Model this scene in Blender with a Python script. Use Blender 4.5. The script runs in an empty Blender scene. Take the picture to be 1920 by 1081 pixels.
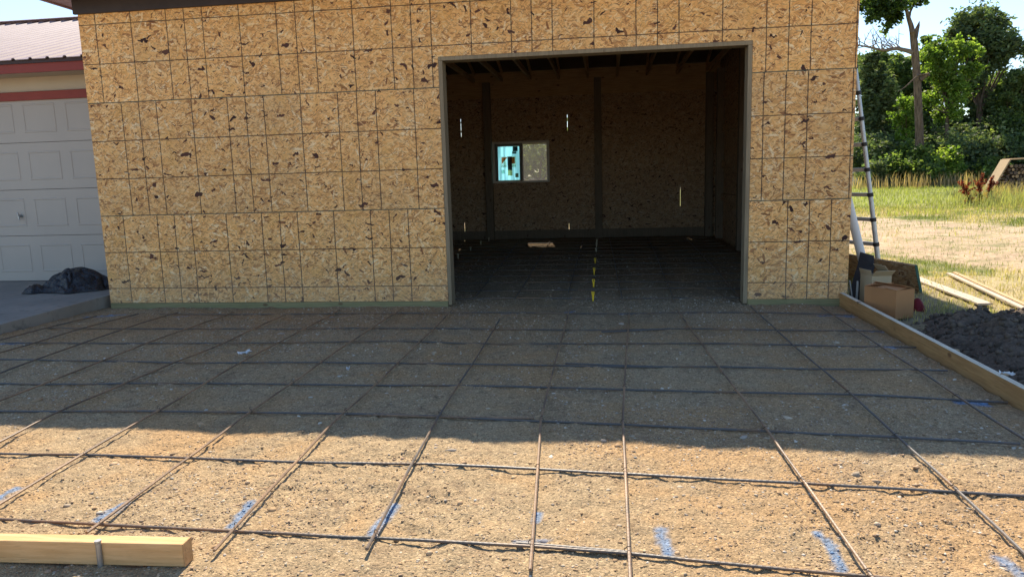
import bpy, math, random
import numpy as np
from mathutils import Vector, Matrix, Euler

random.seed(7)
rng = np.random.default_rng(11)
S = bpy.context.scene
COL = S.collection
R = math.radians

# ------------------------------------------------------------------ camera
F, YAW, PITCH, ROLL = 1342.65, 0.1350, 0.1524, -0.0290
CAM = np.array([0.8168, -7.3394, 1.3108])
cyw, syw = math.cos(YAW), math.sin(YAW)
fwd = np.array([-syw * math.cos(PITCH), cyw * math.cos(PITCH), -math.sin(PITCH)])
rt0 = np.array([cyw, syw, 0.0])
up0 = np.cross(rt0, fwd)
rgt = rt0 * math.cos(ROLL) + up0 * math.sin(ROLL)
upv = up0 * math.cos(ROLL) - rt0 * math.sin(ROLL)


def at(px, py, axis, val):
    """surveying helper: the point seen at photo pixel px,py on the plane axis=val"""
    d = fwd + rgt * (px - 960) / F - upv * (py - 540.5) / F
    t = (val - CAM[axis]) / d[axis]
    return CAM + t * d


cd = bpy.data.cameras.new('camera')
cam = bpy.data.objects.new('camera', cd)
COL.objects.link(cam)
cd.sensor_width = 36
cd.lens = F / 1920 * 36
cd.clip_start = 0.05
cd.clip_end = 2000
M3 = Matrix((rgt, upv, -fwd)).transposed()
cam.matrix_world = Matrix.Translation(Vector(CAM)) @ M3.to_4x4()
S.camera = cam

# ------------------------------------------------------------------ light
SUN_EL, SUN_AZ = R(46), R(-8.5)          # azimuth from +Y, sun stands behind the building
w = bpy.data.worlds.new('World')
S.world = w
w.use_nodes = True
nt = w.node_tree
sky = nt.nodes.new('ShaderNodeTexSky')
sky.sky_type = 'NISHITA'
sky.sun_disc = False
sky.sun_elevation = SUN_EL
sky.sun_rotation = SUN_AZ
sky.air_density = 1.0
sky.dust_density = 0.35
sky.ozone_density = 3.0
nt.links.new(sky.outputs[0], nt.nodes['Background'].inputs[0])
nt.nodes['Background'].inputs[1].default_value = 0.09
sl = bpy.data.lights.new('sun', 'SUN')
sl.energy = 3.9
sl.angle = R(0.53)
sl.color = (1.0, 0.87, 0.70)
so = bpy.data.objects.new('sun', sl)
COL.objects.link(so)
sd = Vector((math.sin(SUN_AZ) * math.cos(SUN_EL), math.cos(SUN_AZ) * math.cos(SUN_EL), math.sin(SUN_EL)))
so.rotation_euler = sd.to_track_quat('Z', 'Y').to_euler()
so.location = (0, 20, 30)
S.view_settings.view_transform = 'Standard'
S.view_settings.look = 'None'
S.view_settings.gamma = 1
S.view_settings.exposure = 1.3
S.cycles.max_bounces = 10
S.cycles.diffuse_bounces = 6
S.cycles.transparent_max_bounces = 16


# ------------------------------------------------------------------ noise
def vnoise(x, y, seed=0):
    r = np.random.default_rng(1000 + seed)
    T = r.random((256, 256))
    xi = np.floor(x).astype(int); yi = np.floor(y).astype(int)
    fx = x - xi; fy = y - yi
    fx = fx * fx * (3 - 2 * fx); fy = fy * fy * (3 - 2 * fy)
    a = T[xi % 256, yi % 256]; b = T[(xi + 1) % 256, yi % 256]
    c = T[xi % 256, (yi + 1) % 256]; d = T[(xi + 1) % 256, (yi + 1) % 256]
    return (a * (1 - fx) + b * fx) * (1 - fy) + (c * (1 - fx) + d * fx) * fy


def fbm(x, y, seed=0, oct=4):
    s = 0; amp = 0.5; tot = 0
    for i in range(oct):
        s = s + amp * vnoise(x * 2 ** i + 17.3 * i, y * 2 ** i + 9.1 * i, seed + i)
        tot += amp; amp *= 0.5
    return s / tot


def sstep(a, b, x):
    t = np.clip((x - a) / (b - a), 0, 1)
    return t * t * (3 - 2 * t)


# ------------------------------------------------------------------ node helper
class NT:
    def __init__(s, name):
        s.m = bpy.data.materials.new(name)
        s.m.use_nodes = True
        s.t = s.m.node_tree
        s.b = s.t.nodes['Principled BSDF']
        s.out = s.t.nodes['Material Output']

    def n(s, typ, **kw):
        nd = s.t.nodes.new(typ)
        for k, v in kw.items():
            setattr(nd, k, v)
        return nd

    def put(s, sock, v):
        if hasattr(v, 'is_linked'):
            s.t.links.new(v, sock)
        else:
            if sock.type == 'RGBA' and len(v) == 3:
                v = (*v, 1)
            sock.default_value = v

    def math(s, op, a, b=None, c=None):
        nd = s.n('ShaderNodeMath', operation=op)
        s.put(nd.inputs[0], a)
        if b is not None: s.put(nd.inputs[1], b)
        if c is not None: s.put(nd.inputs[2], c)
        return nd.outputs[0]

    def mix(s, f, a, b, blend='MIX'):
        nd = s.n('ShaderNodeMix', data_type='RGBA', blend_type=blend)
        s.put(nd.inputs[0], f); s.put(nd.inputs[6], a); s.put(nd.inputs[7], b)
        return nd.outputs[2]

    def noise(s, vec, scale, detail=4, rough=0.55, dims='3D'):
        nd = s.n('ShaderNodeTexNoise', noise_dimensions=dims)
        if vec is not None: s.put(nd.inputs['Vector'], vec)
        nd.inputs['Scale'].default_value = scale
        nd.inputs['Detail'].default_value = detail
        nd.inputs['Roughness'].default_value = rough
        return nd.outputs['Fac']

    def ramp(s, f, stops, interp='LINEAR'):
        nd = s.n('ShaderNodeValToRGB')
        cr = nd.color_ramp
        cr.interpolation = interp
        while len(cr.elements) < len(stops): cr.elements.new(0.5)
        for e, (p, c) in zip(cr.elements, stops):
            e.position = p; e.color = (*c, 1)
        s.put(nd.inputs[0], f)
        return nd.outputs[0]

    def sm(s, f, lo, hi):
        nd = s.n('ShaderNodeMapRange', interpolation_type='SMOOTHSTEP')
        s.put(nd.inputs[0], f); nd.inputs[1].default_value = lo; nd.inputs[2].default_value = hi
        return nd.outputs[0]

    def obj(s):
        return s.n('ShaderNodeTexCoord').outputs['Object']

    def mapping(s, vec, loc=(0, 0, 0), rot=(0, 0, 0), scale=(1, 1, 1)):
        nd = s.n('ShaderNodeMapping')
        s.put(nd.inputs[0], vec)
        nd.inputs[1].default_value = loc; nd.inputs[2].default_value = rot; nd.inputs[3].default_value = scale
        return nd.outputs[0]

    def bump(s, h, strength=0.3, dist=0.01):
        nd = s.n('ShaderNodeBump')
        nd.inputs['Strength'].default_value = strength
        nd.inputs['Distance'].default_value = dist
        s.put(nd.inputs['Height'], h)
        s.t.links.new(nd.outputs[0], s.b.inputs['Normal'])

    def color(s, c): s.put(s.b.inputs['Base Color'], c)

    def set(s, rough=0.8, metal=0.0, spec=0.3):
        s.b.inputs['Roughness'].default_value = rough
        s.b.inputs['Metallic'].default_value = metal
        s.b.inputs['Specular IOR Level'].default_value = spec
        return s


def mottled(name, c1, c2, scale=6, rough=0.8, metal=0.0, stretch=(1, 1, 1), bump=0.15, spec=0.3, c3=None, bd=0.004):
    k = NT(name).set(rough, metal, spec)
    v = k.mapping(k.obj(), scale=stretch)
    f = k.sm(k.noise(v, scale, 5, 0.6), 0.3, 0.7)
    c = k.mix(f, c1, c2)
    if c3:
        c = k.mix(k.sm(k.noise(v, scale * 3.7, 4, 0.6), 0.56, 0.7), c, c3)
    k.color(c)
    if bump: k.bump(k.noise(v, scale * 6, 4, 0.6), bump, bd)
    return k.m


def wood(name, c1, c2, axis=0, rough=0.75, scale=14):
    """plain lumber, grain along an axis"""
    k = NT(name).set(rough, 0, 0.25)
    st = [1, 1, 1]; st[axis] = 0.06
    v = k.mapping(k.obj(), scale=tuple(st))
    n1 = k.noise(v, scale * 4, 5, 0.65)
    n2 = k.noise(k.obj(), 3.0, 3, 0.5)
    c = k.mix(k.sm(n1, 0.36, 0.64), c1, c2)
    c = k.mix(k.math('MULTIPLY', k.sm(k.noise(v, scale * 9, 3, 0.6), 0.58, 0.7), 0.5), c, tuple(x * .55 for x in c2))
    c = k.mix(k.math('MULTIPLY', k.sm(n2, 0.45, 0.8), 0.45), c, tuple(x * 0.62 for x in c1))
    kn = k.n('ShaderNodeTexVoronoi')
    k.put(kn.inputs['Vector'], k.mapping(k.obj(), scale=tuple(1.0 if i != axis else 0.5 for i in range(3))))
    kn.inputs['Scale'].default_value = 7
    knot = k.sm(kn.outputs['Distance'], 0.16, 0.07)
    c = k.mix(k.math('MULTIPLY', knot, 0.75), c, (0.12, 0.06, 0.03))
    k.color(c)
    k.bump(n1, 0.25, 0.003)
    return k.m


def osb(name, lines=False, tint=1.0, gray=0.0):
    k = NT(name).set(0.72, 0, 0.2)
    sep = k.n('ShaderNodeSeparateXYZ')
    k.put(sep.inputs[0], k.obj())
    X, Y, Z = sep.outputs
    U = k.math('ADD', X, Y)
    cmb = k.n('ShaderNodeCombineXYZ')
    k.put(cmb.inputs[0], U); k.put(cmb.inputs[1], Z)
    base = cmb.outputs[0]
    nz = k.n('ShaderNodeTexNoise', noise_dimensions='2D')
    k.put(nz.inputs['Vector'], base); nz.inputs['Scale'].default_value = 38; nz.inputs['Detail'].default_value = 2
    off = k.n('ShaderNodeVectorMath', operation='SCALE'); k.put(off.inputs[0], nz.outputs['Color']); off.inputs['Scale'].default_value = 0.016
    add = k.n('ShaderNodeVectorMath', operation='ADD'); k.put(add.inputs[0], base); k.put(add.inputs[1], off.outputs[0])
    base2 = add.outputs[0]
    nz2 = k.n('ShaderNodeTexNoise', noise_dimensions='2D')
    k.put(nz2.inputs['Vector'], base); nz2.inputs['Scale'].default_value = 17; nz2.inputs['Detail'].default_value = 3
    off2 = k.n('ShaderNodeVectorMath', operation='SCALE'); k.put(off2.inputs[0], nz2.outputs['Color']); off2.inputs['Scale'].default_value = 0.07
    add2 = k.n('ShaderNodeVectorMath', operation='ADD'); k.put(add2.inputs[0], base); k.put(add2.inputs[1], off2.outputs[0])
    base3 = add2.outputs[0]
    best = None; tone = None; edge = None
    for i, (ang, L, W) in enumerate([(4, .10, .022), (-24, .085, .018), (31, .09, .024), (-52, .075, .017), (68, .08, .02),
                                      (-8, .13, .03), (15, .06, .012), (-78, .07, .016), (48, .055, .012), (-36, .11, .015), (0, .05, .010)]):
        v = k.mapping(base2, loc=(i * 3.17, i * 1.71, 0), rot=(0, 0, 0))
        v = k.mapping(v, rot=(0, 0, R(ang)))
        v = k.mapping(v, scale=(1 / L, 1 / W, 1))
        vo = k.n('ShaderNodeTexVoronoi', voronoi_dimensions='2D', distance='CHEBYCHEV')
        k.put(vo.inputs['Vector'], v); vo.inputs['Scale'].default_value = 1
        sc = k.n('ShaderNodeSeparateColor'); k.put(sc.inputs[0], vo.outputs['Color'])
        p, t = sc.outputs[0], sc.outputs[1]
        if i == 5: p = k.math('MULTIPLY', p, 0.96)
        d = vo.outputs['Distance']
        if best is None:
            best, tone, edge = p, t, d
        else:
            g = k.math('GREATER_THAN', p, best)
            mt = k.n('ShaderNodeMix'); k.put(mt.inputs[0], g); k.put(mt.inputs[2], tone); k.put(mt.inputs[3], t); tone = mt.outputs[0]
            me = k.n('ShaderNodeMix'); k.put(me.inputs[0], g); k.put(me.inputs[2], edge); k.put(me.inputs[3], d); edge = me.outputs[0]
            best = k.math('MAXIMUM', p, best)
    s = tint
    cs = [(0.0, (.25, .105, .045)), (.05, (.50, .245, .095)), (.22, (.80, .435, .155)), (.55, (.93, .54, .205)), (.85, (.95, .62, .28)), (1, (.96, .75, .45))]
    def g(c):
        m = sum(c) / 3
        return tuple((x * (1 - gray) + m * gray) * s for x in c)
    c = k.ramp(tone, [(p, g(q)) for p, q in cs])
    # shadowed strand edges
    c = k.mix(k.math('MULTIPLY', k.sm(edge, 0.42, 0.75), 0.45), c, g((.22, .13, .065)))
    # broad weathering
    c = k.mix(k.math('MULTIPLY', k.sm(k.noise(base, 1.6, 4, 0.6), 0.45, 0.75), 0.4), c, g((.60, .39, .18)))
    c = k.mix(k.math('MULTIPLY', k.sm(k.noise(base, 4.5, 3, 0.5), 0.50, 0.72), 0.4), c, g((.80, .46, .14)))
    c = k.mix(k.math('MULTIPLY', k.sm(k.noise(base, 21, 4, 0.65), 0.54, 0.72), 0.45), c, g((.36, .21, .10)))
    # thin brown slivers
    for i, (ang, L, W, th) in enumerate([(8, .085, .010, .13), (-33, .07, .009, .12), (42, .06, .008, .10), (-66, .05, .008, .07), (-12, .05, .013, .06)]):
        v = k.mapping(base2, loc=(i * 2.3 + 7.1, i * 4.9, 0))
        v = k.mapping(v, rot=(0, 0, R(ang)))
        v = k.mapping(v, scale=(1 / L, 1 / W, 1))
        vo = k.n('ShaderNodeTexVoronoi', voronoi_dimensions='2D'); k.put(vo.inputs['Vector'], v); vo.inputs['Scale'].default_value = 1
        sc = k.n('ShaderNodeSeparateColor'); k.put(sc.inputs[0], vo.outputs['Color'])
        m = k.math('MULTIPLY', k.math('LESS_THAN', sc.outputs[0], th), k.math('LESS_THAN', vo.outputs['Distance'], .42))
        c = k.mix(k.math('MULTIPLY', m, k.math('MULTIPLY_ADD', sc.outputs[1], .5, .2)), c, g((.27, .13, .07)))
    # bark-dark strands
    for i, (ang, L, W, th) in enumerate([(-14, .16, .062, .045), (33, .13, .052, .04), (-48, .11, .05, .03), (3, .19, .042, .042), (70, .10, .042, .026), (-28, .085, .032, .05), (15, .08, .028, .05)]):
        v = k.mapping(base3, loc=(i * 5.3 + 1.1, i * 2.9, 0))
        v = k.mapping(v, rot=(0, 0, R(ang)))
        v = k.mapping(v, scale=(1 / L, 1 / W, 1))
        vo = k.n('ShaderNodeTexVoronoi', voronoi_dimensions='2D', distance='MINKOWSKI')
        vo.inputs['Exponent'].default_value = 3.0
        k.put(vo.inputs['Vector'], v); vo.inputs['Scale'].default_value = 1
        sc = k.n('ShaderNodeSeparateColor'); k.put(sc.inputs[0], vo.outputs['Color'])
        size = k.math('MULTIPLY_ADD', k.math('POWER', sc.outputs[2], 1.8), 0.28, 0.04)
        m = k.math('MULTIPLY', k.math('LESS_THAN', sc.outputs[0], th), k.math('LESS_THAN', vo.outputs['Distance'], size))
        dk = k.mix(sc.outputs[1], (.045, .022, .02), (.14, .065, .045))
        c = k.mix(m, c, dk)
    if lines:
        gr = k.math('GREATER_THAN', X, 0.7)
        def sel(a, b):   # value a left of the opening, b right of it
            return k.math('MULTIPLY_ADD', gr, b - a, a)
        c_bot, c_mid, c_top = sel(-3.902, 2.771), sel(-4.183, 2.517), -3.567
        i1 = k.math('GREATER_THAN', Z, 1.023); i2 = k.math('GREATER_THAN', Z, 2.242)
        cen = k.math('MULTIPLY_ADD', i1, k.math('SUBTRACT', c_mid, c_bot), c_bot)
        cen = k.math('MULTIPLY_ADD', i2, k.math('SUBTRACT', c_top, c_mid), cen)
        wob = k.math('MULTIPLY', k.math('SUBTRACT', k.noise(base, 2.5, 2), 0.5), 0.012)
        u = k.math('ADD', k.math('SUBTRACT', X, cen), wob)
        fr = k.math('FRACT', k.math('ADD', k.math('DIVIDE', u, 1.2192), 20.5))
        d = k.math('ABSOLUTE', k.math('SUBTRACT', fr, 0.5))
        dv = k.math('MINIMUM', k.math('MINIMUM', d, k.math('ABSOLUTE', k.math('SUBTRACT', d, 0.1667))), k.math('SUBTRACT', 0.5, d))
        dv = k.math('MULTIPLY', dv, 1.2192)
        q = k.math('DIVIDE', k.math('ADD', k.math('ADD', Z, 0.196), k.math('MULTIPLY', wob, 0.7)), 0.4064)
        fq = k.math('FRACT', q)
        dh = k.math('MULTIPLY', k.math('MINIMUM', fq, k.math('SUBTRACT', 1.0, fq)), 0.4064)
        wid = k.math('MULTIPLY_ADD', k.noise(base, 26, 3), 0.0065, 0.0016)
        lv = k.math('LESS_THAN', k.math('MINIMUM', dv, dh), wid)
        c = k.mix(k.math('MULTIPLY', lv, 0.88), c, (.055, .042, .034))
        # nail heads along the lines
        nx = k.math('ABSOLUTE', k.math('SUBTRACT', k.math('FRACT', k.math('DIVIDE', Z, 0.152)), 0.5))
        nail = k.math('MULTIPLY', k.math('LESS_THAN', dv, 0.0065), k.math('LESS_THAN', nx, 0.05))
        c = k.mix(k.math('MULTIPLY', nail, 0.8), c, (.05, .045, .04))
        # panel seams, edges painted dull green
        s1 = k.math('ABSOLUTE', k.math('SUBTRACT', Z, 1.023)); s2 = k.math('ABSOLUTE', k.math('SUBTRACT', Z, 2.242))
        sm_ = k.math('LESS_THAN', k.math('MINIMUM', s1, s2), 0.004)
        c = k.mix(k.math('MULTIPLY', sm_, 0.9), c, (.09, .12, .09))
        pid = k.n('ShaderNodeCombineXYZ'); k.put(pid.inputs[0], k.math('FLOOR', k.math('DIVIDE', k.math('ADD', u, 0.6096), 2.4384)))
        k.put(pid.inputs[1], k.math('ADD', i1, i2))
        wn = k.n('ShaderNodeTexWhiteNoise', noise_dimensions='2D'); k.put(wn.inputs['Vector'], pid.outputs[0])
        ton = k.mix(wn.outputs['Value'], (.92, .91, .91), (1.08, 1.03, .97))
        c = k.mix(1.0, c, ton, 'MULTIPLY')
        # dusty splash low on the wall
        low = k.sm(k.math('ADD', Z, k.math('MULTIPLY', k.noise(base, 3, 4), 0.7)), 1.0, 0.25)
        c = k.mix(k.math('MULTIPLY', low, 0.3), c, (.45, .34, .23))
    k.color(c)
    k.bump(k.math('ADD', k.math('MULTIPLY', tone, 0.4), k.noise(base, 90, 3)), 0.35, 0.002)
    return k.m


def vcol_mat(name, rough=0.9, trans=0.0, spec=0.2, bumpscale=None, bd=0.003, bs=0.4, grain=None, cells=False):
    k = NT(name).set(rough, 0, spec)
    a = k.n('ShaderNodeVertexColor'); a.layer_name = 'col'
    c = a.outputs[0]
    if grain:
        n1 = k.noise(k.obj(), grain, 5, 0.7)
        mm = k.n('ShaderNodeMapRange'); k.put(mm.inputs[0], n1); mm.inputs[1].default_value = .3; mm.inputs[2].default_value = .7
        mm.inputs[3].default_value = 0.55; mm.inputs[4].default_value = 1.45
        sc = k.n('ShaderNodeVectorMath', operation='SCALE'); k.put(sc.inputs[0], c); k.put(sc.inputs['Scale'], mm.outputs[0])
        c = sc.outputs[0]
    if cells:
        hs = 0
        for sc_, am in ((85, .5), (170, .35)):
            vo = k.n('ShaderNodeTexVoronoi'); k.put(vo.inputs['Vector'], k.obj()); vo.inputs['Scale'].default_value = sc_
            s3 = k.n('ShaderNodeSeparateColor'); k.put(s3.inputs[0], vo.outputs['Color'])
            big = k.math('GREATER_THAN', s3.outputs[1], .45)
            fac = k.math('MULTIPLY_ADD', k.math('MULTIPLY', k.math('SUBTRACT', s3.outputs[0], .45), big), am * 1.3, 1.0)
            sc = k.n('ShaderNodeVectorMath', operation='SCALE'); k.put(sc.inputs[0], c); k.put(sc.inputs['Scale'], fac); c = sc.outputs[0]
            h_ = k.math('MULTIPLY', k.math('MULTIPLY', k.math('SUBTRACT', .7, vo.outputs['Distance']), big), 40 / sc_)
            hs = h_ if hs == 0 else k.math('ADD', hs, h_)
        k.color(c)
        k.bump(k.math('ADD', hs, k.noise(k.obj(), bumpscale, 6, 0.7)), bs, bd)
        bumpscale = None
    k.color(c)
    if bumpscale: k.bump(k.noise(k.obj(), bumpscale, 6, 0.7), bs, bd)
    if trans:
        tr = k.n('ShaderNodeBsdfTranslucent')
        hs = k.mix(1.0, c, (1.25, 1.35, 0.6), 'MULTIPLY')
        k.put(tr.inputs[0], hs)
        mx = k.n('ShaderNodeMixShader'); mx.inputs[0].default_value = trans
        k.t.links.new(k.b.outputs[0], mx.inputs[1]); k.t.links.new(tr.outputs[0], mx.inputs[2])
        k.t.links.new(mx.outputs[0], k.out.inputs[0])
    return k.m


# ------------------------------------------------------------------ mesh helper
class MB:
    def __init__(s): s.v = []; s.f = []

    def add(s, vs, fs):
        o = len(s.v); s.v += [tuple(map(float, p)) for p in vs]; s.f += [tuple(i + o for i in q) for q in fs]; return s

    def box(s, lo, hi):
        (a, b, c), (d, e, f) = lo, hi
        return s.add([(a, b, c), (d, b, c), (d, e, c), (a, e, c), (a, b, f), (d, b, f), (d, e, f), (a, e, f)],
                     [(0, 3, 2, 1), (4, 5, 6, 7), (0, 1, 5, 4), (1, 2, 6, 5), (2, 3, 7, 6), (3, 0, 4, 7)])

    def obox(s, c, ax, ay, az):
        """box from a corner and three edge vectors"""
        c, ax, ay, az = map(np.array, (c, ax, ay, az))
        P = [c, c + ax, c + ax + ay, c + ay]; P += [p + az for p in P]
        return s.add(P, [(0, 3, 2, 1), (4, 5, 6, 7), (0, 1, 5, 4), (1, 2, 6, 5), (2, 3, 7, 6), (3, 0, 4, 7)])

    def bar(s, p0, p1, w, h, up=(0, 0, 1)):
        p0, p1, up = map(lambda q: np.array(q, float), (p0, p1, up))
        d = p1 - p0; d /= np.linalg.norm(d)
        sx = np.cross(d, up); sx /= np.linalg.norm(sx); uu = np.cross(sx, d)
        return s.obox(p0 - sx * w / 2 - uu * h / 2, sx * w, p1 - p0, uu * h)

    def tube(s, pts, rad, n=8, cap=True):
        pts = [np.array(p, float) for p in pts]
        if not hasattr(rad, '__len__'): rad = [rad] * len(pts)
        d0 = pts[1] - pts[0]
        ref = np.array([0, 0, 1.0]) if abs(d0[2]) < 0.9 * np.linalg.norm(d0) else np.array([1.0, 0, 0])
        vs = []
        for i, p in enumerate(pts):
            d = pts[min(i + 1, len(pts) - 1)] - pts[max(i - 1, 0)]
            d = d / np.linalg.norm(d)
            a = np.cross(d, ref); a /= np.linalg.norm(a); b = np.cross(d, a)
            for j in range(n):
                t = 2 * math.pi * j / n
                vs.append(p + rad[i] * (a * math.cos(t) + b * math.sin(t)))
        fs = []
        for i in range(len(pts) - 1):
            for j in range(n):
                q = (j + 1) % n
                fs.append((i * n + j, i * n + q, (i + 1) * n + q, (i + 1) * n + j))
        if cap:
            fs.append(tuple(range(n))); fs.append(tuple(reversed(range((len(pts) - 1) * n, len(pts) * n))))
        return s.add(vs, fs)

    def prism(s, poly, vec):
        """extrude a 3-D polygon along a vector"""
        n = len(poly); vec = np.array(vec, float)
        P = [np.array(p, float) for p in poly]
        return s.add(P + [p + vec for p in P], [tuple(reversed(range(n))), tuple(range(n, 2 * n))] +
                     [(i, (i + 1) % n, (i + 1) % n + n, i + n) for i in range(n)])


def link(o, parent=None):
    COL.objects.link(o)
    if parent is not None: o.parent = parent
    return o


def wloc(o):
    v = Vector(o.location)
    while o.parent: o = o.parent; v += o.location
    return v


def mkobj(name, mb, mat, parent=None, smooth=False, bevel=0, origin=None, cols=None, seg=2):
    """links the collected shapes as ONE mesh object; vertices are given in world coordinates"""
    if isinstance(mb, tuple): V, Fc = mb
    else: V, Fc = np.array(mb.v, float), mb.f
    V = np.array(V, float)
    if origin is None:
        if parent is not None: origin = wloc(parent)
        else: origin = Vector(((V[:, 0].min() + V[:, 0].max()) / 2, (V[:, 1].min() + V[:, 1].max()) / 2, V[:, 2].min()))
    origin = Vector(origin)
    me = bpy.data.meshes.new(name)
    V = V - np.array(origin)
    if isinstance(Fc, np.ndarray):
        nf, k = Fc.shape
        me.vertices.add(len(V)); me.vertices.foreach_set('co', V.astype(np.float32).ravel())
        me.loops.add(nf * k); me.loops.foreach_set('vertex_index', Fc.astype(np.int32).ravel())
        me.polygons.add(nf)
        me.polygons.foreach_set('loop_start', (np.arange(nf) * k).astype(np.int32))
        me.update(calc_edges=True)
    else:
        me.from_pydata([tuple(p) for p in V], [], Fc)
    if cols is not None:
        ca = me.color_attributes.new('col', 'FLOAT_COLOR', 'POINT')
        c4 = np.ones((len(V), 4), np.float32); c4[:, :3] = cols
        ca.data.foreach_set('color', c4.ravel())
    if smooth: me.polygons.foreach_set('use_smooth', np.ones(len(me.polygons), bool))
    me.materials.append(mat)
    me.update(); me.validate()
    o = bpy.data.objects.new(name, me)
    o.location = origin - (wloc(parent) if parent is not None else Vector((0, 0, 0)))
    link(o, parent)
    if bevel:
        b = o.modifiers.new('bevel', 'BEVEL'); b.width = bevel; b.segments = seg; b.limit_method = 'ANGLE'
    return o


def tag(o, label=None, cat=None, group=None, kind=None):
    if label: o['label'] = label
    if cat: o['category'] = cat
    if group: o['group'] = group
    if kind: o['kind'] = kind
    return o


def thing(name, loc, label, cat, group=None):
    o = bpy.data.objects.new(name, None)
    o.empty_display_size = 0.2
    o.location = loc
    COL.objects.link(o)
    return tag(o, label, cat, group)


def grid(xs, ys):
    nx, ny = len(xs), len(ys)
    XX, YY = np.meshgrid(xs, ys, indexing='ij')
    idx = np.arange(nx * ny).reshape(nx, ny)
    Fq = np.stack([idx[:-1, :-1].ravel(), idx[1:, :-1].ravel(), idx[1:, 1:].ravel(), idx[:-1, 1:].ravel()], 1)
    return XX, YY, Fq


# ------------------------------------------------------------------ materials
M_osb_front = osb('strand_board_with_nailing_lines', True)
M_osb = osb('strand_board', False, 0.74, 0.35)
M_osb_old = osb('weathered_strand_board', False, 0.55, 0.15)
M_treated = wood('treated_lumber', (.31, .27, .135), (.24, .225, .11), 0)
M_lumX = wood('lumber_along_x', (.62, .43, .23), (.50, .32, .16), 0)
M_lumY = wood('lumber_along_y', (.60, .41, .21), (.46, .29, .14), 1)
M_lumYr = wood('lumber_form_board', (.50, .30, .125), (.40, .225, .09), 1)
M_lumZ = wood('lumber_along_z', (.45, .33, .19), (.36, .26, .14), 2)
M_jamb = wood('jamb_lumber', (.31, .245, .155), (.24, .19, .12), 2)
M_post = wood('dark_treated_post', (.27, .21, .15), (.20, .16, .115), 2)
M_girt = wood('shaded_girt_lumber', (.46, .31, .16), (.36, .24, .12), 0)
M_dark = mottled('dark_brown_trim', (.045, .034, .034), (.06, .045, .042), 5, 0.6)
M_soff_wood = wood('soffit_board', (.23, .16, .11), (.17, .12, .085), 0)
M_mauve = mottled('mauve_soffit_metal', (.42, .27, .29), (.48, .32, .34), 3, 0.45, 0, bump=0)
M_roofdeck = mottled('roof_sheathing', (.15, .105, .07), (.11, .08, .055), 3, 0.9)
M_concrete = mottled('apron_concrete', (.29, .265, .225), (.235, .215, .185), 2.2, 0.9, c3=(.18, .165, .14), bump=0.25)
M_white = mottled('garage_door_paint', (.49, .435, .37), (.45, .40, .345), 1.2, 0.5, bump=0.05)
M_side = mottled('tan_siding', (.60, .52, .40), (.56, .48, .37), 2, 0.7, bump=0.05)
M_red = mottled('barn_red_trim', (.30, .055, .04), (.26, .05, .038), 3, 0.55, bump=0.05)
M_gutter = mottled('dark_roof_edge', (.05, .03, .03), (.07, .04, .04), 3, 0.5, bump=0)
k = NT('burgundy_metal_roof').set(0.55, 0.0, 0.22)
k.color(k.mix(k.sm(k.noise(k.obj(), 2.5, 4), .35, .7), (.36, .29, .30), (.31, .245, .255)))
k.b.inputs['Coat Weight'].default_value = 0.0; k.b.inputs['Coat Roughness'].default_value = 0.3
M_metalroof = k.m
M_steel = mottled('galvanised_steel', (.42, .43, .43), (.33, .34, .35), 20, 0.45, 0.8)
M_alu = mottled('aluminium', (.50, .52, .55), (.42, .44, .47), 12, 0.42, 0.7, bump=0.02)
M_blackpl = mottled('black_plastic', (.018, .018, .02), (.03, .03, .032), 8, 0.5, bump=0.05)
M_bag = mottled('black_bag_plastic', (.010, .010, .013), (.018, .018, .022), 6, 0.24, spec=0.5, bump=0.6, bd=0.03)
M_foam = mottled('black_foam_board', (.024, .021, .019), (.036, .032, .029), 6, 0.75, bump=0.1)
M_card = mottled('cardboard', (.50, .25, .105), (.44, .215, .09), 3, 0.85, bump=0.08)
M_card2 = mottled('pale_cardboard', (.50, .40, .25), (.45, .36, .23), 3, 0.85, bump=0.08)
M_pvc = mottled('white_plastic_pipe', (.74, .74, .74), (.70, .70, .69), 4, 0.4, bump=0)
M_yellow = mottled('yellow_plastic', (.80, .55, .02), (.72, .48, .02), 10, 0.45, bump=0)
M_pale_pl = mottled('pale_plastic', (.62, .56, .38), (.55, .5, .34), 10, 0.5, bump=0)
M_greypl = wood('greyed_plank', (.55, .47, .36), (.46, .40, .31), 1)
M_frame = mottled('window_vinyl', (.80, .76, .70), (.74, .70, .64), 3, 0.5, bump=0)
M_paper = mottled('white_paper', (.80, .79, .74), (.68, .67, .63), 20, 0.8)
M_log = mottled('bark', (.10, .07, .05), (.17, .12, .085), 9, 0.95, bump=0.6)
M_logend = mottled('cut_log_end', (.46, .31, .17), (.38, .25, .13), 14, 0.9)
M_trunk = NT('tree_bark').set(0.95, 0, 0.1)
k = M_trunk
v = k.mapping(k.obj(), scale=(5, 5, 0.8))
nb = k.noise(v, 3, 6, 0.7)
k.color(k.mix(k.sm(nb, .35, .65), (.085, .06, .045), (.23, .165, .12)))
k.bump(nb, 1.0, 0.06)
M_trunk = k.m
M_twig = mottled('dead_twigs', (.16, .125, .10), (.22, .175, .14), 4, 0.95)


def rebar_mat(name, steel, rust, lo, hi):
    k = NT(name).set(0.5, 0.0, 0.4)
    n1 = k.noise(k.obj(), 2.2, 4, 0.6)
    n2 = k.noise(k.obj(), 60, 4, 0.6)
    c = k.mix(k.sm(k.math('ADD', n1, k.math('MULTIPLY', k.math('SUBTRACT', n2, .5), .35)), lo, hi), steel, rust)
    k.color(c)
    k.bump(n2, 0.4, 0.001)
    return k.m


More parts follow.
